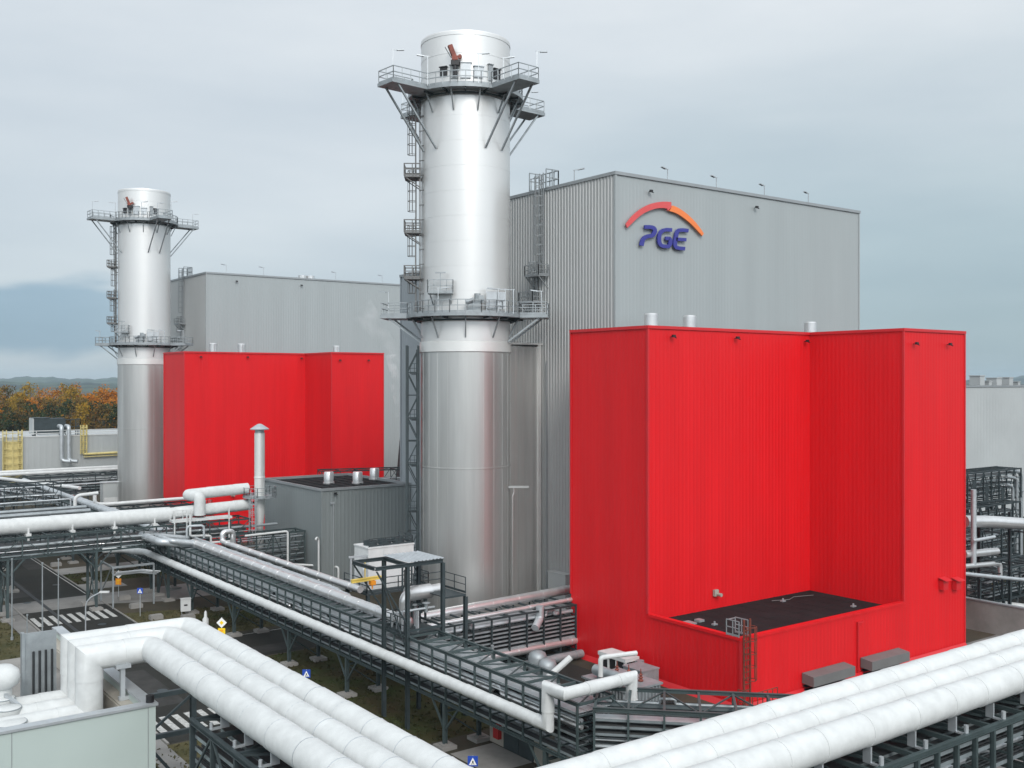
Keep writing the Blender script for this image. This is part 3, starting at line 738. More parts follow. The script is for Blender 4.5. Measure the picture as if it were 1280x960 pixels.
# capped vent stack
p = atD(324.5, 124.5); sz = lambda y: zat(124.5, y)
vs_ = empty('vent_stack', (p.x, p.y, 0), 'slim silver vent stack under a conical rain cap before the far red annex', 'stack')
MB().lathe([(.46, 0), (.46, sz(655)), (.62, sz(640)), (.62, sz(598)), (.66, sz(597.5)), (.66, sz(596)), (.62, sz(595.5)), (.62, sz(541))], n=20).build('stack_pipe', 'bright_trim', vs_, 20)
MB().lathe([(1.12, sz(537)), (1.14, sz(536)), (.25, sz(530)), (0, sz(529.5))], n=20).lathe([(.55, sz(541)), (.55, sz(537))], n=16).build('rain_cap', 'pale_galvanised', vs_, 35)
q = MB(); zz = sz(620)
q.lathe([(.64, zz), (2.0, zz), (2.0, zz-.18), (.64, zz-.18)], n=14); railing(q, [(1.95*math.cos(R(30*i)), 1.95*math.sin(R(30*i)), zz) for i in range(12)], 1.1, True, .03, 1.2)
q.build('ring_platform', 'galvanised', vs_)
q = MB(); ladder(q, (-1.5, -1.6, 3), zz-2, (-.5, -1), .5, True, .035); q.build('caged_ladder', 'pale_galvanised', vs_)
# ------------------------------------------------------------------ pipe racks
def rack(label, p0, p1, width, z0, z1, bay=2.2, legs=(), levels=(), steel='green_steel', tray='tray_metal', diag=True, cat='pipe rack', topx=True, name='pipe_rack', nt_=None, chord=.16, brace=True, legw=.24, rear=True, cover='pale_galvanised'):
    # a lattice bridge on legs; local x runs along it, local y across (to the left)
    p0, p1 = Vector((*p0, 0)), Vector((*p1, 0)); L = (p1-p0).length; a = math.atan2(p1.y-p0.y, p1.x-p0.x)
    r_ = empty(name, p0, label, cat, None, a)
    k = max(1, round(L/bay)); w = L/k
    for y in ((0, width) if rear else (0,)):
        t = MB(); t.ibeam((0, y, z1), (L, y, z1), chord, chord); t.ibeam((0, y, z0), (L, y, z0), chord, chord)
        for i in range(k+1):
            x = min(max(i*w, .09), L-.09); t.bar((x, y, z0+.1), (x, y, z1-.1), .12, .12)
        if diag:
            for i in range(k):
                s0, s1 = (z0, z1) if i % 2 else (z1, z0); t.bar((i*w, y, s0), ((i+1)*w, y, s1), .08)
        t.build('side_truss', steel, r_)
    ya, yb = (.1, width-.1) if width > 0 else (-.1, width+.1)
    for i in range(k+1):
        x = min(max(i*w, .09), L-.09); t = MB()
        t.bar((x, ya, z0), (x, ya, z1-.02), .07); t.bar((x, ya, z1-.02), (x, yb, z1-.02), .14, .16); t.bar((x, ya, z0+.02), (x, yb, z0+.02), .14, .16)
        if topx and i < k: t.bar((x, ya if i % 2 else yb, z1-.03), ((i+1)*w, yb if i % 2 else ya, z1-.03), .08)
        for lv in levels: t.bar((x, ya, lv-.05), (x, yb, lv-.05), .08)
        t.build('cross_frame', steel, r_)
    nt_ = nt_ or max(1, int(width/.9)); rnd = random.Random(len(label)*7+int(L*10))
    for lv in levels:
        for j in range(nt_):
            yc = width*(j+.5)/nt_; hw = min(.36, abs(width)/nt_*.42)
            pick = rnd.random(); top = lv == levels[-1]
            if top and pick > .6: pick = .3 if pick < .8 else .65
            if pick < .52:
                t = MB(); t.cur = 0
                t.box(.05, yc-hw, lv, L-.05, yc+hw, lv+.03); t.box(.05, yc-hw-.02, lv, L-.05, yc-hw, lv+.14); t.box(.05, yc+hw, lv, L-.05, yc+hw+.02, lv+.14)
                t.cur = 1
                if top: t.cur = 2; t.box(.05, yc-hw-.03, lv+.142, L-.05, yc+hw+.03, lv+.165)
                else:
                    for q in range(4): yy = yc-hw+.1+q*(2*hw-.2)/3; t.cyl((.05, yy, lv+.09), (L-.05, yy, lv+.09), .05, n=6)
                t.build('cable_tray', [tray, 'cable_black', cover], r_)
            elif pick < .90:
                # a service pipe with a few cranks and a small loop
                rr = min(rnd.choice((.06, .09, .12, .17)), hw*.5, .17); x = .1; zz = lv+rr; P = [(x, yc, zz)]
                while x < L-3.5:
                    x += rnd.uniform(3, 9)
                    if x > L-2: break
                    k_ = rnd.random(); dz = rnd.choice((-.28, .28, .42))
                    if k_ < .45:
                        P += [(x, yc, zz), (x, yc, zz+dz), (x+.9, yc, zz+dz), (x+.9, yc, zz)]; x += .9
                    elif k_ < .7:
                        P += [(x, yc, zz), (x+.3, yc+hw*.5, zz), (x+1.5, yc+hw*.5, zz), (x+1.8, yc, zz)]; x += 1.8
                P.append((max(x+.2, L-.1), yc, zz)); P[-1] = (L-.1, yc, zz) if P[-1][0] <= L else P[-1]
                pipe_mb(P, rr, rr*2, 8).build('service_pipe', rnd.choice(('silver', 'pale_galvanised', 'galvanised', 'galvanised', 'dark_steel')), r_, 40)
                if hw > .22: MB().cyl((.1, yc+hw*.75, lv+.07), (L-.1, yc+hw*.75, lv+.07), .055, n=7).build('service_pipe', rnd.choice(('pale_galvanised', 'galvanised', 'cable_black')), r_)
    for s in legs:
        for y in (0, width):
            t = MB(); t.ibeam((s, y, 0), (s, y, z0-.1), legw, legw)
            if brace:
                for sg_ in (-1, 1): 
                    if 0 <= s+sg_*1.6 <= L: t.bar((s, y, z0-1.9), (s+sg_*1.6, y, z0-.1), .12)
            lo_ = t.build('leg', steel, r_)
            MB().box(s-.6, y-.6, 0, s+.6, y+.6, .25).box(s-.35, y-.35, .25, s+.35, y+.35, .32).build('footing', 'concrete', lo_)
        t = MB(); t.bar((s, .15, z0-.6), (s, width-.15, z0-.6), .16)
        if z0 > 5:
            n_ = max(1, int(z0/4.5))
            for q in range(n_):
                za, zb = z0*q/n_+.3, z0*(q+1)/n_-.6
                t.bar((s, .1, za), (s, width-.1, zb), .11); t.bar((s, width-.1, za), (s, .1, zb), .11); t.bar((s, .1, zb), (s, width-.1, zb), .14)
        else: t.bar((s, .1, .5), (s, width-.1, z0-.7), .1)
        t.build('leg_bracing', steel, r_)
    return r_
# main rack: from the corner at the red annex back to the left
rack('long dark green pipe rack running back from the red annex corner to the far left', (40.5, 44.6), (40.5, 168), 2.8, 3.1, 6.5, 1.75, (3, 14, 28.3, 39.2, 52, 64, 78, 92, 106, 120), (3.3, 3.72, 4.14, 4.56, 4.98, 5.4, 5.85), nt_=4, diag=False)
rack('short diagonal pipe rack bending off before the foot of the near red annex', (37.9, 43.6), (50.6, 30.9), 4.0, 3.0, 6.5, 1.9, (4, 14), (3.3, 3.72, 4.14, 4.56, 4.98, 5.4, 5.8), nt_=4, chord=.2, diag=False)
rack('dark pipe rack below the big white overhead pipe at the left', (12.5, 116.4), (47.5, 116.4), 3.6, 6.4, 8.5, 2.5, (8.6, 17.4, 25.2, 33.5), (6.6, 7.0, 7.4), nt_=4, steel='green_steel', cover='cable_black')
rack('low grey pipe rack from the near chimney foot to the red annex', (43.0, 71.2), (60.0, 71.2), 4.6, .5, 4.6, 1.9, (2, 8, 14), (1.7, 2.05, 2.4, 2.75, 3.1, 3.45, 3.8), nt_=4, chord=.12, diag=False, steel='dark_steel', tray='galvanised')
rack('slatted cable rack standing before the small grey annex wall', (45.0, 113.6), (53.2, 113.6), 2.6, 2.4, 6.9, 2.0, (1, 7), (2.8, 3.5, 4.2, 4.9, 5.6, 6.2), nt_=2, cover='cable_black')
rack('far pipe rack under two thin white pipes, before the low building at left', (8, 203), (60, 203), 4, 3.6, 7.4, 4, (4, 16, 28, 40, 50), (3.9, 4.4, 4.9, 5.4, 5.9, 6.6), steel='dark_steel', cover='cable_black')
rack('pipe rack between the far chimney and the long green rack', (40.6, 152), (54.9, 152), 4, 2.4, 6.4, 2.5, (2, 12), (2.9, 3.6, 4.3, 5.0, 5.7), steel='dark_steel', cover='cable_black')
rack('pipe rack at the left edge behind the big white overhead pipe', (14, 148), (37.4, 148), 4, 3.4, 6.6, 2.6, (3, 12, 21), (3.6, 4.05, 4.5, 4.95, 5.4, 5.9), steel='dark_steel', cover='cable_black')
rack('far pipe rack sloping away behind the far chimney', (44.0, 176), (30.0, 226), 3, 4, 7.0, 4, (5, 25, 45), (4.6, 5.4, 6.2), steel='dark_steel', cover='cable_black')
rack('pipe rack seen between the far red annex and the near chimney', (72, 148), (98, 140), 4, 6.0, 10.5, 3, (4, 20), (6.8, 7.8, 8.8), steel='dark_steel', cover='cable_black')
rack('foreground left pipe rack carrying three thick white pipes away', (12.9, 22.0), (12.9, 37.3), -4.0, 10.3, 12.5, 2.2, (0.8, 8.6, 15.0), (10.5, 10.95, 11.4, 11.85), nt_=4, chord=.16, steel='dark_steel', cover='cable_black')
rack('foreground right pipe rack carrying three thick white pipes', (16.8, 19.5), (75, 19.5), 4.0, 10.2, 12.4, 1.2, (12, 24, 36, 48), (10.4, 10.8, 11.2, 11.6, 12.0), nt_=4, chord=.17, diag=False, cover='cable_black')
# ------------------------------------------------------------------ foreground white pipes, an L each
fg = 'thick white pipes turning the foreground corner'
for i, lab in enumerate(('outermost thick white pipe of three, nearest the red annex', 'middle thick white pipe of three turning the foreground corner', 'innermost thick white pipe of three, nearest the camera')):
    xx, yy, ye = 16.15-1.25*i, 22.7-1.25*i, 47-1.25*i
    pts = [(5.2, ye, 11.1), (11.15, ye, 11.1), (11.15, ye, 13.5), (xx, ye, 13.5), (xx, yy, 13.5), (80, yy, 13.5)]
    t = pipe_mb(pts, .54, .30, 28, 2.3, .020, [Vector(p) for p in pts[:2]]+bend(pts[2:], .35) if False else [Vector(pts[0]), Vector(pts[1])]+bend([pts[2], pts[3], pts[4], pts[5]], .45))
    po = tag(t.build('insulated_pipe', 'white_jacket', None, 30), lab, 'pipe', fg)
    for k in range(9):
        s = 1.4+2.1*k
        if yy+s+1.2 < ye: MB().tube([(xx+.55*math.cos(R(a)), yy+s+1.0, 13.5+.55*math.sin(R(a))) for a in range(0, 360, 20)], .018, 5, closed=True).build('strap', 'pale_galvanised', po)
    if i == 2:
        for k in range(22):
            s = xx+3.0+2.55*k; MB().box(s-.04, yy-.25, 12.42, s+.04, yy+.05, 12.98).cyl((s, yy-.62, 12.42), (s, yy-.62, 12.78), .08, n=10).box(s-.07, yy-.66, 12.42, s+.07, yy-.25, 12.48).build('pipe_shoe', 'pale_galvanised', po)
        for k in range(11):
            s = yy+2.2+2.2*k
            if s < 37: MB().box(xx-.25, s-.04, 12.56, xx+.05, s+.04, 12.98).cyl((xx-.6, s, 12.62), (xx-.6, s, 12.82), .06, n=10).box(xx-.66, s-.07, 12.56, xx-.25, s+.07, 12.62).build('pipe_shoe', 'pale_galvanised', po)
# wide collars on the pipes
# ------------------------------------------------------------------ long white pipe on the main rack with its end loop
pipe('insulated_pipe', 'long thin white pipe on the near side of the green rack, ending in a loop', [(34.2, 129.5, 4.3), (35.6, 127, 4.6), (37.0, 122.5, 4.75), (37.0, 46.5, 5.0), (37.0, 46.5, 7.15), (37.0, 45, 7.15), (42.2, 45, 7.2), (42.2, 45, 5.2), (46.5, 40.6, 5.2)], .36, 'white_jacket', 0, 16, 2.4, bump=.035)
# silver pipes on the main rack
pipe('silver_pipe', 'thick silver pipe on the green rack ending in a domed cap', [(39.0, 66.0, 7.0), (39.0, 112, 7.0)], .43, 'silver', 0, 18, 2.6, bump=.02)
pipe('silver_pipe', 'silver pipe with a flat sideways loop on the green rack', [(39.9, 77, 6.9), (39.9, 111, 6.9), (36.2, 111, 7.6), (36.2, 116, 7.6), (39.9, 116, 6.9), (39.9, 165, 6.9)], .28, 'pale_galvanised', .6, 14, 3)
pipe('silver_pipe', 'outer pale silver pipe of the flat loop on the green rack', [(38.95, 111.5, 7.0), (35.2, 111.5, 7.5), (35.2, 118.5, 7.5), (38.9, 118.5, 7.0), (38.9, 200, 7.0)], .40, 'pale_galvanised', .9, 16, 3)
pipe('silver_pipe', 'silver pipe right of the green rack, passing the small grey annex', [(41.6, 78, 7.1), (41.6, 110, 7.1), (41.6, 110, 8.2), (42.8, 110, 8.2), (42.8, 110, 6.5)], .30, 'silver', .45, 14, 3)
pipe('silver_pipe', 'narrow silver pipe in the gap of the green rack', [(40.6, 80, 6.85), (40.6, 150, 6.85)], .17, 'pale_galvanised', 0, 10, 4)
pipe('silver_pipe', 'small upright hoop of silver pipe over the green rack', [(39.0, 114, 7.3), (39.0, 114, 8.6), (40.8, 113.6, 8.6), (40.8, 113.6, 7.2)], .13, 'pale_galvanised', .4, 10, None)
MB_cap = MB().lathe([(.47, 0), (.47, .3), (.3, .45), (0, .5)], n=18); co = MB_cap.build('end_cap', 'silver', None, 40)
co.rotation_euler = (R(90), 0, 0); co.location = (39.0, 66.0, 7.0); co.parent = [o for o in COL.objects if o.get('label', '').startswith('thick silver pipe on')][0]
# silver pipes to the red annex
pipe('silver_pipe', 'thick silver pipe slanting up from the near chimney foot to the red annex', [(41.5, 75.2, 4.55), (63, 75.2, 5.05)], .42, 'silver', 0, 18, 2.6, bump=.02)
pipe('silver_pipe', 'thin silver pipe just below the thick one, running to the red annex', [(42.2, 72.4, 3.6), (42.2, 72.4, 4.55), (46, 72.4, 4.6), (61, 72.0, 4.95)], .2, 'silver', .5, 12, 3)
pipe('silver_pipe', 'low silver pipe disappearing behind the red annex foot', [(46.5, 71.4, 1.35), (60.5, 71.4, 1.35)], .34, 'silver', 0, 16, 2.4)
pipe('silver_pipe', 'dull grey pipe inside the low rack by the red annex', [(43.5, 73.2, 3.0), (60, 73.2, 3.1)], .3, 'galvanised', 0, 12, 3)
pipe('silver_pipe', 'lowest dull pipe under the low rack by the red annex', [(48.5, 69.9, .55), (59.5, 69.9, .55)], .36, 'galvanised', 0, 14, 2.0)
pipe('silver_pipe', 'grey cranked duct dropping from the thin silver pipe by the red annex', [(55.9, 71.4, 5.0), (55.9, 71.4, 3.9), (54.9, 70.8, 3.3)], .36, 'pale_galvanised', .3, 12, None)
# big white overhead pipes at the left
bz = 9.55
t1 = pipe('insulated_pipe', 'big white overhead pipe crossing the road at the left', [(10, 118.2, bz), (38.0, 118.2, bz), (38.4, 118.2, bz)], .84, 'white_jacket', 0, 28, 3.2, bump=.03)
pipe('insulated_pipe', 'upper of two white pipes meeting the slim vent stack', [(41.6, 117.2, 9.3), (41.6, 117.2, 11.45), (40.9, 119.6, 11.5), (48.4, 119.6, 11.8)], .64, 'white_jacket', .5, 22, 2.8)
pipe('insulated_pipe', 'lower of two white pipes meeting the slim vent stack', [(37.6, 118.5, bz), (48.4, 118.9, 9.9)], .66, 'white_jacket', 0, 22, 2.8)
for k in range(6):
    s = 14.5+4.4*k; MB().cyl((s, 117.4, 8.0), (s, 117.4, 9.3), .12).box(s-.25, 117.2, 8.5, s+.25, 118.6, 8.75).build('pipe_shoe', 'white_paint', t1)
wp = empty('work_platform', (38.2, 116.2, 0), 'white service platform under the two white pipes by the vent stack', 'platform')
MB().box(0, .2, 8.75, 7, 1.6, 9.0).build('deck', 'white_paint', wp)
for x in (.2, 1.6, 6.6):
    MB().bar((x, .2, 6.5), (x, .2, 10.0), .14).build('post', 'white_paint', wp)
q = MB(); railing(q, [(.1, .2, 9.0), (2.2, .2, 9.0)], 1.1, r=.04); q.build('guard_rail', 'white_paint', wp)
# thin pipes by the small grey annex
pipe('silver_pipe', 'bent thin silver pipe on the slatted rack before the small grey annex', [(45.5, 113.3, 7.0), (50.8, 113.3, 7.1), (50.8, 113.3, 3.2), (53.4, 112.4, 2.9), (55.5, 109.5, 2.9), (55.5, 109.5, 1.0)], .13, 'white_paint', .35, 10, None)
pipe('silver_pipe', 'upright pale pipe with a bent top at the grey annex corner', [(53.0, 109.6, .0), (53.0, 109.6, 6.4), (52.7, 109.4, 6.7), (52.4, 109.2, 6.4)], .12, 'white_paint', .2, 8, None)
pipe('silver_pipe', 'crooked thin white pipe below the service platform', [(40.0, 115.8, 9.6), (40.0, 115.8, 7.2), (42.4, 115.8, 7.0), (42.4, 115.8, 6.2), (44.6, 115.6, 6.2)], .13, 'white_paint', .25, 8, None)
# far left pipes
pipe('insulated_pipe', 'rear of two thin white pipes on the far left rack', [(5, 206.2, 8.05), (58, 206.2, 8.1)], .32, 'white_paint', 0, 10, None)
pipe('insulated_pipe', 'front of two thin white pipes on the far left rack', [(5, 204, 7.8), (58, 204, 7.85)], .32, 'white_paint', 0, 10, None)
pipe('insulated_pipe', 'thin white pipe dipping at its left end before the far chimney', [(39.6, 155, 8.3), (39.6, 155, 7.1), (41.2, 155, 6.9), (56, 155, 7.0)], .26, 'white_paint', .6, 10, None)
pipe('insulated_pipe', 'white pipe hoop standing on the rack left of the far chimney', [(36.3, 152.5, 6.9), (36.3, 152.5, 8.7), (39.4, 152.5, 8.9)], .24, 'white_paint', .8, 10, None)
pipe('insulated_pipe', 'pale pipe on the sloping far rack behind the chimney', [(42.6, 176, 7.4), (28.6, 226, 7.4)], .3, 'white_paint', 0, 10, None)
pipe('insulated_pipe', 'short pale pipe crossing the silver pipes at the far left', [(22, 151.3, 7.2), (37.5, 151.3, 7.2)], .24, 'galvanised', 0, 10, None)
pipe('insulated_pipe', 'pale pipe at the far left beside the slanting silver pipes', [(22, 149.2, 6.9), (37.5, 149.2, 6.9)], .3, 'galvanised', 0, 10, None)
pipe('insulated_pipe', 'short thin white pipe low behind the big overhead pipe', [(14, 138, 6.4), (32.5, 138, 6.4), (32.5, 138, 3.5)], .14, 'galvanised', .3, 8, None)
# ------------------------------------------------------------------ canopy structure by the near chimney
cz = 11.74
cn = empty('steel_canopy', (37.6, 63.4, 0), 'open steel frame with a corrugated roof sheet over the green rack', 'canopy')
q = MB()
for y in (0, 3.4): q.ibeam((-2.6, y, cz), (3.0, y, cz), .2, .22)
for x in (-2.6, 0, 3.0): q.ibeam((x, .12, cz), (x, 3.28, cz), .2, .22)
q.build('roof_frame', 'dark_steel', cn)
for x, y, zt in ((0, 0, cz), (0, 3.4, cz), (3.0, 0, cz), (3.0, 3.4, cz), (5.0, 0, 9.0)):
    MB().ibeam((x, y, 0), (x, y, zt-.12), .25, .25).build('post', 'dark_steel', cn)
q = MB(); ribbed(q, (0, -.15), (3.1, -.15), 0, 3.8, .3, .05)
for i, v in enumerate(q.v): q.v[i] = (v[0], v[2]-.15, cz+.2-v[1]-.15)
q.f = [f[::-1] for f in q.f]; q.build('roof_sheet', 'pale_galvanised', cn)
for p_, q_, w_ in (((-2.5, 0, cz-.2), (-.1, 0, 7.6), .1), ((-2.5, 3.4, cz-.2), (-.1, 3.4, 8.0), .1), ((0, .1, 5.6), (0, 3.3, 9.6), .08), ((3.0, 0, 9.0), (5.0, 0, 9.0), .14), ((3.0, .1, 7.0), (3.0, 3.3, 7.0), .14), ((.1, 0, 7.0), (2.9, 0, 7.0), .14)): MB().bar(p_, q_, w_).build('brace', 'dark_steel', cn)
q = MB(); railing(q, [(3.15, 3.0, 9.1), (5.0, 3.0, 9.1), (5.0, 0, 9.1)], 1.2, r=.03); q.box(3.15, .1, 8.98, 5.0, 3.0, 9.06); q.build('side_landing', 'dark_steel', cn)
h = empty('chain_hoist', (36.0, 66.4, 10.4), 'yellow hoist beam hanging from the steel canopy frame', 'hoist')
MB().bar((-1.2, .2, -.05), (1.1, 0, .05), .22, .18).bar((-1.2, .2, .08), (1.1, 0, .18), .32, .05).bar((-.2, 0, .2), (-.2, 0, 1.3), .06).build('beam', 'yellow', h)
MB().box(.2, -.2, -.4, .6, .2, -.1).cyl((.4, 0, -.4), (.4, 0, -.7), .05).build('hoist_motor', 'sign_orange', h)
pipe('silver_pipe', 'fat silver exhaust pipe bending down under the steel canopy', [(42.0, 66.0, 9.1), (38.9, 66.0, 9.0), (38.9, 66.0, 7.2)], .42, 'silver', .6, 18, 1.6, bump=.02)
sv = empty('silver_silencer', (40.1, 66.0, 9.05), 'horizontal silver silencer drum under the steel canopy', 'silencer')
q = MB().lathe([(.3, -1.1), (.56, -1.0), (.56, 1.0), (.3, 1.1)], n=20, cap_top=True, cap_bot=True)
for i, v in enumerate(q.v): q.v[i] = (v[2], v[1], v[0])
q.f = [f[::-1] for f in q.f]; q.build('drum', 'silver', sv, 40)
MB().bar((-.6, 0, -.55), (-.6, 0, -2.0), .14).bar((.6, 0, -.55), (.6, 0, -2.0), .14).build('stand', 'dark_steel', sv)
# pale cooling unit behind the canopy on a raised frame
cu = empty('cooling_unit', (43.2, 79.5, 0), 'pale box shaped cooling unit with fan guards, left of the near chimney', 'cooling unit')
MB().box(0, 0, 6.6, 4.6, 2.6, 10.2).box(-.06, -.06, 10.202, 4.66, 2.66, 10.32).box(1.5, -.05, 6.7, 1.56, -.001, 10.1).box(3.05, -.05, 6.7, 3.11, -.001, 10.1).build('casing', 'white_paint', cu)
for x in (.9, 2.3, 3.7):
    q = MB(); q.lathe([(.62, 0), (.62, .35), (.56, .35), (.56, .02)], (x, 1.3, 10.33), 16)
    for a in range(0, 180, 45): q.bar((x-.6*math.cos(R(a)), 1.3-.6*math.sin(R(a)), 10.69), (x+.6*math.cos(R(a)), 1.3+.6*math.sin(R(a)), 10.69), .04)
    q.build('fan_guard', 'dark_steel', cu)
q = MB(); q.box(-.8, -1.2, 6.4, 5.4, 3.0, 6.58); railing(q, [(-.8, 3, 6.6), (-.8, -1.2, 6.6), (5.4, -1.2, 6.6), (5.4, 3, 6.6)], 1.2, r=.04); railing(q, [(.1, 0.1, 10.33), (4.5, .1, 10.33), (4.5, 2.5, 10.33)], .7, r=.03); q.build('deck', 'dark_steel', cu)
for x, y in ((-.6, -1), (5.2, -1), (-.6, 2.8), (5.2, 2.8)):
    MB().ibeam((x, y, 0), (x, y, 6.4), .26, .26).build('leg', 'dark_steel', cu)
q = MB(); q.bar((-1.5, .4, 6.6), (-1.5, .4, 9.6), .12); q.bar((-1.7, .4, 9.6), (.0, .2, 9.6), .16); q.bar((-.9, .4, 9.2), (-.2, .2, 9.5), .1); q.tube(bend([(-.4, .2, 6.6), (-.4, .2, 8.6), (.2, .2, 8.9)], .3), .1, 8); q.build('lifting_arm', 'pale_galvanised', cu)
# plant on the ground by the red annex
for i, (px, py, lab) in enumerate(((672, 826, 'rounded silver tank at the left end of the low rack'), (684, 836, 'rounded silver tank nearer the white cabinet by the red annex'))):
    p = at(px, py, 1.0); t = tag(MB().lathe([(0, 1.9), (.4, 1.85), (.7, 1.65), (.82, 1.3), (.82, 0)], n=18).build('tank', 'galvanised', None, 40), lab, 'tank'); t.location = (p.x, p.y, 0)
p = at(712, 846, 1.0)
wc = empty('ventilation_unit', (57.6, p.y-1.6, 0), 'white boxy ventilation unit with dark panels at the red annex foot', 'ventilation unit')
MB().box(0, 0, 1.7, 1.6, 3.4, 2.0).box(.05, .05, 0, 1.5, 3.3, .3).box(.05, .05, .3, .25, .25, 1.7).box(.05, 3.1, .3, .25, 3.3, 1.7).box(1.3, .05, .3, 1.5, 3.3, 1.7).box(.05, 1.1, .3, .25, 1.25, 1.7).box(.05, 2.1, .3, .25, 2.25, 1.7).build('frame', 'white_paint', wc)
MB().box(.16, .26, .3, .24, 3.08, 1.7).build('filter_panel', 'black', wc)
MB().tube(bend([(.8, -.05, 1.1), (.8, -.9, 1.1), (.8, -.9, 2.0)], .3), .36, 12).build('outlet_duct', 'galvanised', wc, 40)
fu = empty('fan_unit', (57.0, 58.6, 0), 'grey fan unit at the foot of the near red annex corner', 'fan unit')
MB().box(-.9, 0, .2, .9, 2.2, 2.0).box(-.95, -.05, 2.002, .95, 2.25, 2.1).box(-.7, .2, 0, -.5, 2.0, .2).box(.5, .2, 0, .7, 2.0, .2).build('casing', 'galvanised', fu)
q = MB(); q.tube([(-.92, 1.1+.7*math.cos(R(a)), 1.1+.7*math.sin(R(a))) for a in range(0, 360, 20)], .05, 6, closed=True)
for a in range(0, 180, 30): q.bar((-.95, 1.1-.7*math.cos(R(a)), 1.1-.7*math.sin(R(a))), (-.95, 1.1+.7*math.cos(R(a)), 1.1+.7*math.sin(R(a))), .03)
q.build('fan_guard', 'dark_steel', fu)
# low beige building below the green rack
lb = empty('switch_house', (41.0, 45.4, 0), 'low beige building with a dark gate under the green rack', 'building')
MB().box(0, 0, 0, 6, 12.6, 2.75).build('wall', 'beige_wall', lb)
MB().box(-.15, -.15, 2.752, 6.1, 12.75, 2.92).build('roof', 'concrete', lb)
MB().box(-.06, 7.6, 0, -.002, 10.9, 2.5).box(-.09, 9.2, 0, -.062, 9.28, 2.5).build('gate', 'dark_steel', lb)
MB().box(-.3, 11.2, .5, -.002, 11.8, 1.7).build('hose_cabinet', 'signal_red', lb)
MB().box(-.3, .5, .6, -.002, 1.1, 1.8).build('hose_cabinet', 'signal_red', lb)
# ------------------------------------------------------------------ foreground white building
fb = empty('white_building', (13.0, 41.7, 0), 'white panelled building in the lower left foreground with pipes on its roof', 'building')
MB().box(-30, 0, 0, 0, .35, 11.9).box(-.35, .352, 0, 0, 16, 11.9).build('wall', 'white_panel', fb)
q = MB(); q.box(-30, -.08, 11.902, .08, .42, 12.0); q.box(-.42, .422, 11.902, .08, 16, 12.0); q.build('parapet_cap', 'pale_galvanised', fb)
q = MB(); q.box(-.9, .7, 10.7, -.352, 15.9, 11.5); q.box(-.85, 1.0, 11.502, -.353, 15.8, 11.58); q.build('parapet_upstand', 'beige_wall', fb)
MB().box(-30, .36, 10.2, -.36, 16, 10.65).build('roof', 'concrete', fb)
MB().cyl((-.16, .22, 12.0), (-.16, .22, 12.28), .16, n=16).build('roof_sensor', 'black', fb, 40)
MB().box(-.75, 2.4, 11.6, .05, 2.6, 11.75).bar((-.6, 2.5, 10.7), (-.6, 2.5, 13.0), .18).box(-.9, 2.3, 12.95, -.3, 2.7, 13.1).build('pipe_post', 'pale_galvanised', fb)
q = MB()
for k in range(6): q.box(-5*k-.3-.012, -.012, 0, -5*k-.3+.012, -.001, 11.88)
q.build('panel_joints', 'trim_grey', fb)
pn = empty('cable_duct', (9.4, 48.2, 0), 'flat grey upright cable duct standing left of the white pipe bends', 'cable duct')
MB().box(0, 0, 10.66, 1.3, .1, 14.0).box(-.12, -.12, 10.66, 0, .2, 14.05).build('panel', 'galvanised', pn)
q = MB()
for i in range(4): q.cyl((.35+.25*i, -.08, 10.66), (.35+.25*i, -.08, 13.2), .05, n=6)
q.build('cables', 'cable_black', pn)
for (px, py, z, r_, lab) in ((12, 902, 11.6, .62, 'nearest white round vent bowl on the white roof'), (10, 884, 11.7, .5, 'second white round vent bowl behind the nearest on the white roof'), (4, 872, 11.8, .45, 'small white round vent bowl at the left picture edge')):
    p = at(px, py, z); t = empty('roof_vent', (p.x, p.y, 10.65), lab, 'roof vent', 'white vent bowls on the near roof'); hh = z-10.65
    MB().lathe([(r_*.5, 0), (r_*.5, hh-.75), (r_*.7, hh-.6), (r_*.98, hh-.25), (r_, hh-.02), (r_*.94, hh), (0, hh+.02)], n=24).build('bowl', 'white_jacket', t, 50)
    MB().tube([(r_*1.0*math.cos(R(a)), r_*1.0*math.sin(R(a)), hh-.03) for a in range(0, 360, 15)], .025, 5, closed=True).build('rim', 'galvanised', t)
p = at(2, 846, 12.6); t = tag(MB().lathe([(0, .5), (.4, .45), (.66, .25), (.72, 0), (.66, -.3), (.4, -.5), (.4, -1.9)], n=24).build('roof_cowl', 'white_jacket', None, 50), 'white rounded cowl rising at the left picture edge', 'cowl'); t.location = p
vp = empty('valve_assembly', at(33, 893, 11.3), 'pale valve and lever between the vent bowls and the white pipes', 'valve')
MB().cyl((0, 0, -.65), (0, 0, .1), .16).bar((0, 0, .1), (-.7, 1.4, .75), .16, .12).cyl((-.3, 0, -.2), (.3, 0, -.2), .22).build('body', 'pale_galvanised', vp, 40)
for i in range(3):
    ye = 47-1.25*i; o = tag(MB().cyl((5.0, ye, 11.1), (5.28, ye, 11.1), .68, n=24).cyl((4.4, ye, 11.1), (5.0, ye, 11.1), .4, n=20).build('pipe_flange', 'white_paint', None, 40), ('far', 'middle', 'near')[i]+' white flange closing a roof pipe on the white building', 'flange', 'flanges on the near roof')
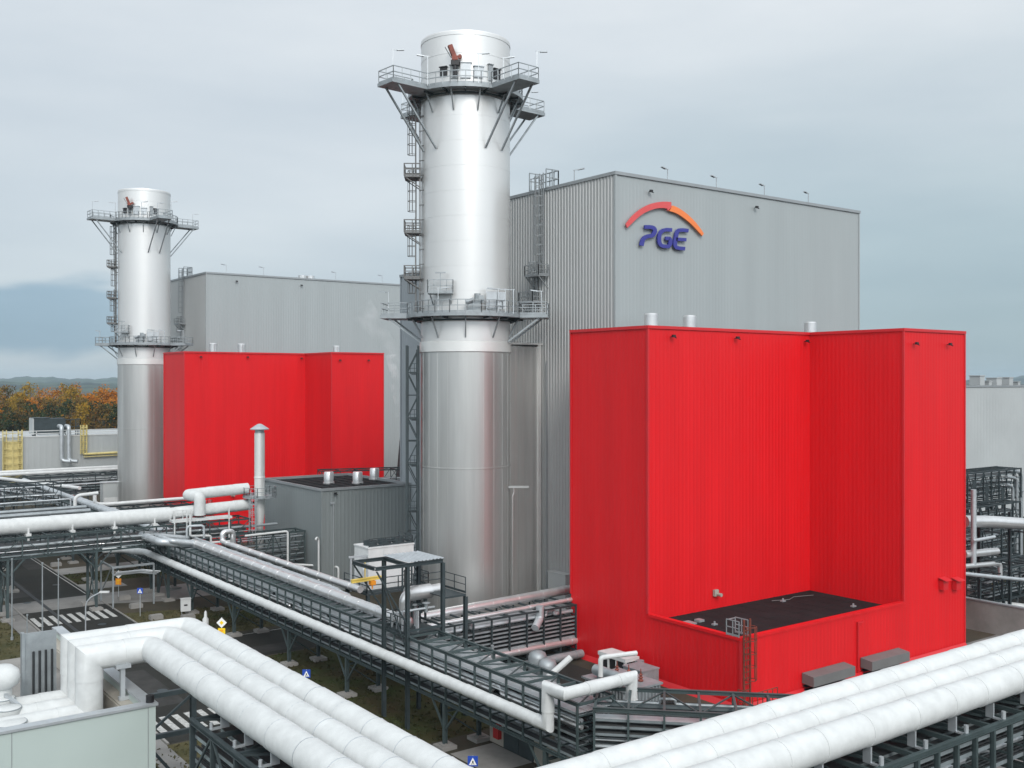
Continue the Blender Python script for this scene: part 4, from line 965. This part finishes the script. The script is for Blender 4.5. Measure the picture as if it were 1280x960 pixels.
# ------------------------------------------------------------------ left background building
bl = empty('low_building', (0, 240, 0), 'long low grey building with yellow ladders before the autumn wood', 'building')
f = MB(); ribbed(f, (-60, 0), (104, 0), 0, 12.6, 1.2, .02); f.box(-60, .05, 0, 104, 30, 12.4); f.build('wall', 'pale_grey', bl)
f = MB(); f.box(-60.1, -.1, 12.602, 104.1, .3, 12.85); railing(f, [(-60, .6, 12.6), (104, .6, 12.6)], 1.3, r=.09, step=9, toe=False); f.build('roof_edge', 'white_paint', bl)
f = MB(); x, D = onY(-4, 240); f.box(x-4, -.02, 0, x+1.5, -.14, 12); f.build('blue_panel', 'grey_wing', bl)
def yladder(px, w, ztop, zlow, panel):
    x, D = onY(px, 239)
    q = MB(); 
    for k in range(2): ladder(q, (x-w/2+w*k, -.5, zlow), ztop-zlow, (0, -1), .7, False, .09)
    z = zlow+1
    while z < ztop-.2:
        q.bar((x-w/2-.4, -1.0, z), (x+w/2+.4, -1.0, z), .12); z += 1.6
    for xx in (x-w/2-.4, x, x+w/2+.4): q.bar((xx, -1.0, zlow), (xx, -1.0, ztop), .12)
    lo_ = q.build('yellow_ladder', 'pale_yellow', bl)
    if panel: MB().box(x-w/2-.3, -.2, zlow, x+w/2+.3, -.04, ztop-2.5).build('back_panel', 'pale_yellow', lo_)
yladder(16, 3.0, 14.3, 3, True); yladder(105, .5, 15.0, 8.6, False)
xa, D = onY(105, 239); xb, D2 = onY(152, 239); MB().tube([(xa, -.6, 8.5), (xb, -.6, 8.6)], .28, 8).tube([(xa, -.6, 7.9), (xb, -.6, 8.0)], .12, 6).build('yellow_pipe', 'pale_yellow', bl)
x, D = onY(62, 243); ru = empty('rooftop_unit', (x, 243, 12.6), 'dark boxy air unit with a pale side on the low grey building', 'air unit')
MB().box(-3.2, 0, .4, 3.2, 3.5, 3.9).box(-3.3, -.1, 3.902, 0, 3.6, 4.1).box(-3.0, .2, 0, -2.6, 3.2, .4).box(2.6, .2, 0, 3.0, 3.2, .4).build('casing', 'dark_steel', ru)
MB().box(-3.5, -.05, .4, -3.21, 3.5, 4.0).build('end_panel', 'pale_grey', ru)
q = MB(); railing(q, [(3.3, 0, 0), (6.5, 0, 0), (6.5, 3, 0)], 3.6, r=.08, step=1.2); q.build('frame', 'dark_steel', ru)
for px, lab in ((77, 'left of two tall silver duct pipes on the low grey building'), (86, 'right of two tall silver duct pipes on the low grey building')):
    x, D = onY(px, 238); pipe('duct_pipe', lab, [(x, 240.5, zat(D, 533)), (x, 238, zat(D, 533)), (x, 238, zat(D, 576)), (x+1.6, 237, zat(D, 577))], .42, 'pale_galvanised', .8, 12, None, 'duct pipes on the low building')
x, D = onY(139, 190); kb = empty('transformer_kiosk', (x, 190, 0), 'pale small kiosk left of the far chimney foot', 'kiosk')
MB().box(-1.4, 0, 0, 1.6, 2, zat(D, 604)).box(-1.5, -.1, zat(D, 604)+.002, 1.7, 2.1, zat(D, 602.5)).build('body', 'pale_grey', kb)
MB().box(-1.2, -.05, .2, 1.4, -.002, 4).build('door', 'white_paint', kb)
# ------------------------------------------------------------------ right background
br = box_hall('turbine_hall', 'plain grey hall at the right edge beyond the near red annex', 112, 95, 210, 140, 24.0, front='pale_grey', side='pale_grey', rib=1.0, sd=.02, fd=.02)
for px, w, h_ in ((1228, 1.6, 1.7), (1249, 1.8, 1.3), (1264, 1.4, 1.4), (1238, 1.0, .7), (1274, .8, .6)):
    x, D = onY(px, 99); MB().box(x-112-w/2, 4, 23.7, x-112+w/2, 6, 24+h_).box(x-112-w/2-.1, 3.9, 24.002+h_, x-112+w/2+.1, 6.1, 24.15+h_).build('roof_unit', 'pale_grey', br)
rw = empty('bund_wall', (98, 40, 0), 'plain low grey wall right of the near red annex', 'wall')
MB().box(0, 0, 0, .4, 34, 3.0).build('wall_panel', 'concrete', rw); MB().box(-.08, -.05, 3.002, .48, 34.05, 3.12).build('coping', 'trim_grey', rw)
rack('grey slatted pipe rack beyond the right side of the near red annex', (121, 73), (143, 73), 3.5, 8.6, 12.6, 2.0, (2, 8, 14), (9.2, 9.9, 10.6, 11.3, 11.9), steel='dark_steel', nt_=3, cover='cable_black')
rp_ = 'pipes on the right edge rack'
def rpipe(lab, pts, r, m='silver', br_=None): 
    P = []
    for (px, py, Y) in pts:
        x, D = onY(px, Y); P.append((x, Y, zat(D, py)))
    pipe('silver_pipe', lab, P, r, m, br_, 14, None)
rpipe('fat horizontal silver pipe at the right edge, highest of the silver ones', [(1205, 652, 54), (1236, 652, 53.5), (1300, 656, 52.5)], .60, 'silver', .6)
rpipe('pale upright duct by the right red annex corner', [(1217, 612, 53), (1217, 674, 53), (1217, 705, 53)], .26, 'pale_galvanised')
rpipe('flat pale pipe turning beside the right red annex corner', [(1216, 676, 52.6), (1243, 671, 52.6)], .16, 'pale_galvanised')
rpipe('short fat silver pipe low beside the right red annex corner', [(1205, 693, 53.4), (1246, 689, 53.4)], .36, 'silver')
rpipe('dull silver pipe lower at the right edge', [(1205, 708, 53), (1250, 704, 53), (1250, 720, 53)], .24, 'silver', .5)
rpipe('long thin silver pipe lowest at the right edge', [(1205, 717, 52.4), (1300, 727, 51.4)], .18, 'pale_galvanised')
rpipe('first tall bent pipe standing at the right picture edge', [(1258, 588, 74), (1276, 590, 74), (1276, 700, 74)], .26, 'galvanised', .9)
rpipe('second tall bent pipe standing at the right picture edge', [(1258, 596, 73), (1271, 598, 73), (1271, 700, 73)], .22, 'galvanised', .9)
rpipe('third smaller bent pipe standing at the right picture edge', [(1258, 606, 72), (1266, 608, 72), (1266, 660, 72)], .2, 'galvanised', .7)
rpipe('white bent pipe near the low grey wall at the right', [(1211, 733, 60), (1213, 738, 60), (1213, 752, 60)], .3, 'white_paint', .3)
rpipe('white vessel pipe lying behind the low grey wall', [(1247, 756, 57), (1300, 763, 56)], .5, 'white_paint')
yr = empty('yellow_barrier', (0, 0, 0), 'pale yellow handrail behind the low grey wall', 'handrail'); x, D = onY(1240, 58); yr.location = (x, 58, 0)
q = MB(); railing(q, [(0, 0, 2.0), (5, -.3, 2.0), (5, 3, 2.0)], 1.2, r=.035, toe=False); q.build('rail', 'pale_yellow', yr); MB().box(-.1, -.3, 1.86, 5.1, 3, 2.0).build('deck', 'dark_steel', yr)
for x, y in ((.1, 0), (4.9, -.2), (4.9, 2.8)): MB().bar((x, y, 0), (x, y, 1.86), .2).build('leg', 'galvanised', yr)
rack('dark cable rack low at the right edge behind the grey wall', (99.2, 64), (125, 64), 3, 3.6, 7.6, 2.2, (2, 10, 18), (4.1, 4.9, 5.7, 6.5), steel='dark_steel', nt_=2, cover='cable_black')
# ------------------------------------------------------------------ cooling tower and steam
ct = tag(MB().lathe([(7.6, 0), (6.6, 8), (5.9, 16), (5.55, 22), (5.6, 26), (5.3, 26), (5.3, 20)], n=40).build('cooling_tower', 'tower_concrete', None, 40), 'dark cooling tower edge between the far hall and the near chimney', 'cooling tower')
ct.location = atD(543, 178)
# ------------------------------------------------------------------ signs, lamps, small street things
def post_sign(base, h, kind, label, cat='sign', group=None, face=(-.6, -.8)):
    r_ = empty('traffic_sign', base, label, cat, group, math.atan2(face[1], face[0])+R(90))
    MB().cyl((0, .05, 0), (0, .05, h), .04, n=8).build('post', 'pale_galvanised', r_)
    if kind == 'crossing':
        MB().box(-.3, -.02, h-.6, .3, .02, h).build('plate', 'sign_blue', r_)
        MB().add([(-.23, -.026, h-.52), (.23, -.026, h-.52), (0, -.026, h-.08)], [(0,1,2)]).build('triangle', 'sign_white', r_)
        q = MB(); q.add([(-.03, -.032, h-.27), (.04, -.032, h-.27), (.045, -.032, h-.39), (-.04, -.032, h-.39)], [(0,3,2,1)]); q.add([(-.04,-.032,h-.39),(-.005,-.032,h-.39),(-.05,-.032,h-.49),(-.09,-.032,h-.49)], [(0,3,2,1)]); q.add([(.015,-.032,h-.39),(.045,-.032,h-.39),(.10,-.032,h-.49),(.06,-.032,h-.49)], [(0,3,2,1)]); q.build('walking_figure', 'black', r_)
    else:
        s = .45; 
        def dia(e, y, nm, mm): MB().add([(-e, y, h-s), (0, y, h-s-e), (e, y, h-s), (0, y, h-s+e)], [(0,1,2,3)]).build(nm, mm, r_)
        MB().add([(-s,-.02,h-s),(0,-.02,h-2*s),(s,-.02,h-s),(0,-.02,h),(-s,.02,h-s),(0,.02,h-2*s),(s,.02,h-s),(0,.02,h)], [(0,1,2,3),(7,6,5,4),(0,4,5,1),(1,5,6,2),(2,6,7,3),(3,7,4,0)]).build('plate', 'sign_white', r_)
        dia(s*.42, -.026, 'diamond', 'sign_yellow' if kind == 'yellow' else 'sign_white')
        MB().box(-.32, -.02, h-2*s-.72, .32, .02, h-2*s-.02).build('lower_plate', 'sign_yellow' if kind == 'yellow' else 'sign_orange', r_)
        MB().bar((-.14, -.03, h-2*s-.6), (-.14, -.03, h-2*s-.22), .06, .02).bar((-.14, -.03, h-2*s-.22), (.16, -.03, h-2*s-.22), .02, .06).bar((.04, -.03, h-2*s-.64), (.04, -.03, h-2*s-.14), .05, .02).build('arrow', 'sign_orange' if kind == 'yellow' else 'sign_yellow', r_)
    return r_
def base_for(px, py, h):
    return at(px, py, h)-Vector((0, 0, h))
post_sign(base_for(277, 772, 4.2), 4.2, 'yellow', 'bright yellow and white diamond sign beside the foreground pipes', group='diamond signs')
post_sign(base_for(148, 713, 3.4), 3.4, 'orange', 'white diamond over orange plate beside the far road crossing', group='diamond signs')
post_sign(base_for(175, 735, 3.0), 3.0, 'crossing', 'blue crossing sign farthest away, near the road corner', group='crossing signs')
post_sign(base_for(383, 837, 3.2), 3.2, 'crossing', 'blue crossing sign over the dark lawn just above the foreground pipes', group='crossing signs')
post_sign(base_for(591, 945, 3.0), 3.0, 'crossing', 'blue crossing sign nearest, by the dark gate of the beige building', group='crossing signs')
ds = post_sign(base_for(7, 641, 3.2), 3.2, 'orange', 'small pale diamond sign above the big white pipe at the left edge', group='diamond signs')
# concrete counterweights under signs
for px, py, lab in ((155, 744, 'pale concrete block at the road corner under the diamond sign'), (170, 754, 'pale round concrete block by the far blue crossing sign'), (195, 768, 'concrete block at the edge of the white foreground pipes'), (235, 768, 'long concrete block below the white cabinet'), (70, 703, 'pale concrete block beyond the road at the left')):
    p = at(px, py, .5); o = tag(MB().box(-.65, -.4, 0, .65, .4, .42).box(-.58, -.33, .422, .58, .33, .5).build('concrete_block', 'concrete'), lab, 'concrete block'); o.location = (p.x, p.y, 0)
# street lamp
p = at(107, 795, 0); sl_ = empty('street_lamp', p, 'bent arm street lamp beside the zebra crossing', 'street lamp', None, R(-36))
lh = 3.5
MB().tube(bend([(0, 0, 0), (0, 0, lh), (1.5, 0, lh+.8)], 1.3, 8), .065, 8).build('pole', 'pale_galvanised', sl_, 40)
MB().box(1.4, -.15, lh+.72, 2.3, .15, lh+.88).build('lamp_head', 'white_paint', sl_)
for px, py0, py1, lab in ((15, 700, 800, 'leftmost thin tall pole beside the road'), (53, 705, 830, 'thick tall pole left of the zebra crossing'), (73, 700, 790, 'thin tall pole crossing the zebra stripes'), (34, 770, 815, 'short thin pole on the brown grass')):
    p = at(px, py1, 0); D = CA*p.x+SA*p.y; h_ = zat(D, py0)
    o = tag(MB().cyl((0, 0, 0), (0, 0, h_), .075, .05, 8).cyl((0, 0, 0), (0, 0, .3), .14, n=8).cyl((0, 0, h_), (0, 0, h_+.15), .09, n=8).build('lighting_mast', 'galvanised'), lab, 'pole', 'thin poles by the road'); o.location = p
p = at(232, 769, 0); cb = empty('control_cabinet', p, 'white control cabinet on short legs under the green rack', 'cabinet', None, R(-10))
MB().box(-.5, -.25, .45, .5, .25, 1.75).box(-.54, -.29, 1.752, .54, .29, 1.82).build('housing', 'white_paint', cb)
MB().box(-.2, -.275, 1.05, .15, -.252, 1.2).build('handle_panel', 'black', cb)
for x in (-.4, .4): MB().bar((x, 0, 0), (x, 0, .45), .09).build('leg', 'galvanised', cb)
p = at(257, 790, 0); hy = empty('white_marker_post', p, 'white marker post with a pointed cap behind the foreground pipes', 'post')
MB().lathe([(.3, 0), (.3, 1.3), (.16, 1.5), (.12, 2.0), (0, 2.15)], n=12).build('body', 'white_paint', hy, 40)
# wire fence on the brown grass at the lower left
fn = empty('wire_fence', (6, 78, 0), 'thin wire fence crossing the brown grass at the left edge', 'fence')
for k in range(8): MB().bar((k*1.9, k*.1, 0), (k*1.9, k*.1, 1.6), .08).build('post', 'dark_steel', fn)
q = MB()
for z in (.4, .8, 1.2, 1.55): q.bar((0, 0, z), (13.3, .7, z), .03)
q.build('wires', 'dark_steel', fn)
# small rails and pipework under the green rack at the road corner
gl = empty('pipe_bracket_frame', at(165, 716, 3.6), 'galvanised bracket frame with thin pipes left of the green rack', 'frame', None, 0)
q = MB()
for k in range(3): q.tube(bend([(-1.6, .7*k, .2-.25*k), (1.2, .7*k, .2-.25*k), (3.0, .7*k-.4, -.1-.25*k)], .5), .09, 8)
q.build('thin_pipes', 'pale_galvanised', gl)
q = MB(); q.bar((-2.2, 4.2, .9), (-2.2, -.6, .9), .2); q.bar((-2.2, -.6, .9), (2.2, -.6, .9), .2); q.bar((-2.2, -.6, .9), (-2.2, -.6, -3.6), .16); q.bar((2.2, -.6, .9), (2.2, -.6, -3.6), .16); q.bar((-2.2, 4.2, .9), (-2.2, 4.2, -3.6), .16); q.bar((-2.2, 4.2, -2.6), (-2.2, .0, .8), .1); q.build('frame_bars', 'galvanised', gl)

# ------------------------------------------------------------------ steam from the cooling tower, and the air
def volume_mat(name, dens, col, noise=None, aniso=.2):
    m = bpy.data.materials.new(name); m.use_nodes = True; t = m.node_tree; t.nodes.clear()
    o = t.nodes.new('ShaderNodeOutputMaterial'); v = t.nodes.new('ShaderNodeVolumePrincipled'); t.links.new(v.outputs[0], o.inputs['Volume'])
    v.inputs['Color'].default_value = (*col, 1); v.inputs['Density'].default_value = dens; v.inputs['Anisotropy'].default_value = aniso
    if noise:
        c_ = t.nodes.new('ShaderNodeTexCoord'); n_ = t.nodes.new('ShaderNodeTexNoise'); n_.inputs['Scale'].default_value = noise; n_.inputs['Detail'].default_value = 4
        t.links.new(c_.outputs['Object'], n_.inputs[0])
        r_ = t.nodes.new('ShaderNodeMapRange'); r_.inputs[1].default_value = .45; r_.inputs[2].default_value = .75; r_.inputs[3].default_value = 0; r_.inputs[4].default_value = dens
        t.links.new(n_.outputs[0], r_.inputs[0]); t.links.new(r_.outputs[0], v.inputs['Density'])
    MATS[name] = m
volume_mat('steam_volume', .13, (.99, .99, .99), .30, 0)
volume_mat('steam_dense', .55, (.995, .995, .995), .5, 0)
volume_mat('haze_volume', .00010, (.72, .88, 1.0))
c0 = ct.location
pl = MB(); pts, rr = [], []
for i in range(9):
    t = i/8; z_ = 17.5+21*t; px_ = 496-3*t if z_ < 30 else 494-46*(z_-30)/9; q = atD(px_, 192); pts.append((q.x, q.y, z_)); rr.append(.45+.10*i if z_ < 30 else 1.0+1.8*(z_-30)/9)
pl.tube(pts, rr, 14); po = pl.build('steam', 'steam_volume', None, 60); po['kind'] = 'stuff'
hz = MB().box(-5650, -5650, -1, 5650, 5650, 66).build('haze', 'haze_volume'); hz['kind'] = 'stuff'

# ------------------------------------------------------------------ more of the plant's clutter
tr = empty('steel_trestle', (20.2, 58, 0), 'dark steel trestle by the near zebra crossing under the foreground pipes', 'trestle')
for x in (0, -5.4): MB().ibeam((x, 0, 0), (x, 0, 7.2), .3, .3).build('post', 'dark_steel', tr)
for p_, q_, w_ in (((.1, 0, 5.0), (-5.3, 0, 5.0), .26), ((.4, 0, 7.32), (-5.8, 0, 7.32), .26), ((-.1, 0, 7.0), (-2.7, 0, 5.1), .13), ((-5.3, 0, 7.0), (-2.8, 0, 5.1), .13), ((-2.7, 0, 4.8), (-.15, 0, 1.4), .16), ((-2.8, 0, 4.8), (-5.2, 0, 1.4), .16)): MB().bar(p_, q_, w_).build('brace', 'dark_steel', tr)
for i, (x0, x1, y, z, lab) in enumerate(((16, 37, 136, 6.8, 'thin grey pipe above the left edge rack, nearest the big overhead pipe'), (20, 37, 158, 7.6, 'thin pale pipe crossing before the far white pipe hoop'), (24, 52, 186, 7.0, 'thin white pipe low in front of the far rack'))):
    pipe('silver_pipe', lab, [(x0, y, z), (x1, y, z+.1), (x1, y, z-2.5)], .11, 'pale_galvanised', .4, 8, None)
rack('tall open steel rack left of the far chimney foot', (27, 166), (37.6, 166), 5, 4.6, 9.2, 2.6, (1, 5, 9.5), (5.2, 6.2, 7.4), steel='dark_steel', nt_=2, cover='cable_black')
rack('narrow steel rack between the two silver pipe bundles at the far left', (14.5, 132), (36.6, 132), 2.4, 4.2, 6.0, 2.4, (2, 10, 19), (4.6, 5.2), steel='dark_steel', nt_=2, cover='cable_black')
# pump skid between the canopy and the low rack
ps = empty('pump_skid', (43.6, 64.5, 0), 'grey pump skid with valves between the canopy and the low rack', 'pump skid')
MB().box(0, 0, .1, 5.2, 3.4, .4).build('base_frame', 'dark_steel', ps)
for k in range(3):
    x = .9+1.7*k
    v = MB().cyl((x, 1.0, 1.1), (x, 2.6, 1.1), .42, n=14).cyl((x, .5, 1.1), (x, 1.0, 1.1), .3, n=12).box(x-.35, 1.1, .4, x+.35, 2.5, .75).cyl((x, 2.9, .4), (x, 2.9, 3.6), .14, n=10).cyl((x, 2.9, 2.2), (x, 2.55, 2.2), .07, n=8)
    vo = v.build('pump', 'galvanised', ps, 40)
    MB().tube([(x+.32*math.cos(R(a)), 2.5, 2.2+.32*math.sin(R(a))) for a in range(0, 360, 24)], .035, 6, closed=True).build('hand_wheel', 'signal_red' if k == 1 else 'galvanised', vo)
pipe('silver_pipe', 'slanting pale pipe stub rising from the end of the green rack', [(41.0, 51.5, 5.9), (42.4, 50.9, 7.1)], .2, 'white_paint', 0, 10, None)
pipe('silver_pipe', 'short white pipe stub beside the white ventilation unit', [(46.8, 53.0, 4.6), (46.8, 53.0, 5.9), (49.6, 52.4, 5.9)], .17, 'white_paint', .25, 10, None)
lt = empty('grey_transformer', (50.2, 54.2, 0), 'grey ribbed transformer tank between the green rack and the red annex foot', 'transformer')
q = MB(); ribbed(q, (0, 0), (3.4, 0), .4, 2.6, .35, .16); ribbed(q, (0, 4.4), (0, 0), .4, 2.6, .35, .16); q.box(0, .01, .4, 3.4, 4.4, 2.58); q.build('tank', 'galvanised', lt)
MB().box(-.2, -.2, 2.6, 3.6, 4.6, 2.75).cyl((.5, .6, 3.3), (.5, 3.8, 3.3), .4, n=16).bar((.5, 1, 2.7), (.5, 1, 3.0), .2).bar((.5, 3.4, 2.7), (.5, 3.4, 3.0), .2).build('conservator', 'galvanised', lt, 40)
for y in (.9, 2.2, 3.5): MB().lathe([(.16, 0), (.2, .1), (.1, .2), (.18, .3), (.08, .4), (.15, .5), (.05, .6), (.03, .95)], (2.4, y, 2.75), 12).build('bushing', 'rust_red', lt, 40)

sheet('pavement', rect(98.5, 40, 210, 94.9), .014, 'asphalt')
rack('lowest dark pipe rack at the right edge just above the low wall', (103, 55.5), (128, 55.5), 3, 2.0, 5.2, 1.8, (2, 9, 16, 22), (2.3, 2.8, 3.3, 3.8, 4.3), steel='dark_steel', nt_=2, cover='cable_black')
rack('middle dark rack at the right edge under the fat silver pipe', (108, 68.5), (134, 68.5), 2.4, 5.4, 9.0, 2.0, (2, 10, 18, 24), (5.8, 6.3, 6.8, 7.3, 7.8), steel='dark_steel', nt_=2, cover='cable_black')
for i, (px, py, Y, lab) in enumerate(((1216, 640, 71, 'dark upright cable bundle by the right red annex corner'), (1232, 646, 71, 'dark upright cable bundle in the middle of the right edge racks'), (1252, 650, 71, 'dark upright cable bundle farthest right on the right edge racks'))):
    x, D = onY(px, Y); b_ = MB()
    for k in range(5): b_.cyl((x+.16*k, Y, 0), (x+.16*k, Y, zat(D, py-40)), .06, n=6)
    tag(b_.build('cable_bundle', 'dark_steel'), lab, 'cables')
for k in range(6):
    rpipe(('top', 'second', 'third', 'fourth', 'fifth', 'lowest')[k]+' of six thin nested pipe bends at the right edge', [(1236, 690+6*k, 65-.3*k), (1266-4*k, 692+6*k, 65-.3*k), (1266-4*k, 742, 65-.3*k)], .13, 'galvanised' if k % 2 else 'pale_galvanised', .8)

mat('asphalt_patch', (.045, .044, .042), .9, 0, .3, .6, bump=.2, bscale=30, spec=.2)
for r_ in (rect(27.4, 100, 30.6, 106.5), rect(23.4, 128, 26.2, 139), rect(29.0, 146, 31.2, 171), rect(24.0, 79, 27.0, 90), rect(35, 89, 41, 91.5)):
    sheet('road_patch', r_, .0075, 'asphalt_patch')
for x, y in ((28.6, 109.2), (24.6, 124.6), (33.6, 92.6), (29.6, 133.5), (26.4, 83)):
    o_ = struct(MB().cyl((x, y, 0), (x, y, .022), .42, n=20).build('manhole_cover', 'dark_steel'))

pl = MB(); pts, rr = [], []
for i in range(7):
    q = atD(497-2.2*i*.6+1.2*math.sin(i*1.9), 188); pts.append((q.x, q.y, 18.2+1.9*i)); rr.append(.28+.13*i+.10*math.sin(i*2.3))
pl.tube(pts, rr, 12); po = pl.build('steam', 'steam_dense', None, 60); po['kind'] = 'stuff'
# plant under the canopy
vm = empty('valve_manifold', (37.9, 64.0, 6.6), 'cluttered valve manifold under the steel canopy beside the silver exhaust', 'valves')
q = MB()
for k in range(4):
    y = .4+.75*k
    q.cyl((.3, y, 0), (.3, y, 1.6-.2*k), .09, n=8).cyl((.3, y, 1.6-.2*k), (2.6, y, 1.6-.2*k), .09, n=8).cyl((1.2+.3*k, y, 0), (1.2+.3*k, y, 1.5-.2*k), .07, n=8)
q.build('pipe_manifold', 'pale_galvanised', vm, 40)
for k in range(4):
    y = .4+.75*k; MB().cyl((1.9, y, 1.3-.2*k), (1.9, y, 1.95-.2*k), .14, n=10).cyl((1.9, y, 1.95-.2*k), (1.9, y, 2.0-.2*k), .3, n=14).build('valve', 'dark_steel' if k % 2 else 'galvanised', vm, 40)
q = MB(); railing(q, [(-.2, 0, 0), (-.2, 3.0, 0), (2.8, 3.0, 0)], 1.2, r=.03, step=.9); q.box(-.3, -.1, -.08, 2.9, 3.1, -.001); q.build('deck', 'dark_steel', vm)
ct2 = empty('cable_riser', (43.4, 74.0, 0), 'dark upright cable riser before the near chimney foot, right of the pale cooling unit', 'cable riser')
q = MB(); q.bar((0, 0, 0), (0, 0, 9.4), .12); q.bar((.9, 0, 0), (.9, 0, 9.4), .12)
for k in range(14): q.bar((0, 0, .6+.65*k), (.9, 0, .6+.65*k), .06)
q.build('ladder_tray', 'dark_steel', ct2)
q = MB()
for k in range(5): q.cyl((.15+.15*k, -.08, .2), (.15+.15*k, -.08, 9.2-.3*k), .045, n=6)
q.build('cables', 'cable_black', ct2)

for px, lab in ((1224, 'dark steel pipe support left of two at the right edge'), (1262, 'dark steel pipe support right of two at the right edge')):
    x, D = onY(px, 54.6); o_ = empty('pipe_support', (x, 54.6, 0), lab, 'pipe support')
    zt = zat(D, 640); MB().ibeam((0, 0, 0), (0, 0, zt), .26, .26).build('post', 'dark_steel', o_)
    for py in (663, 699, 713, 722): MB().bar((-.9, -.5, zat(D, py)), (.9, -.5, zat(D, py)), .16).bar((0, 0, zat(D, py)), (0, -2.2, zat(D, py)), .14).build('bracket', 'dark_steel', o_)
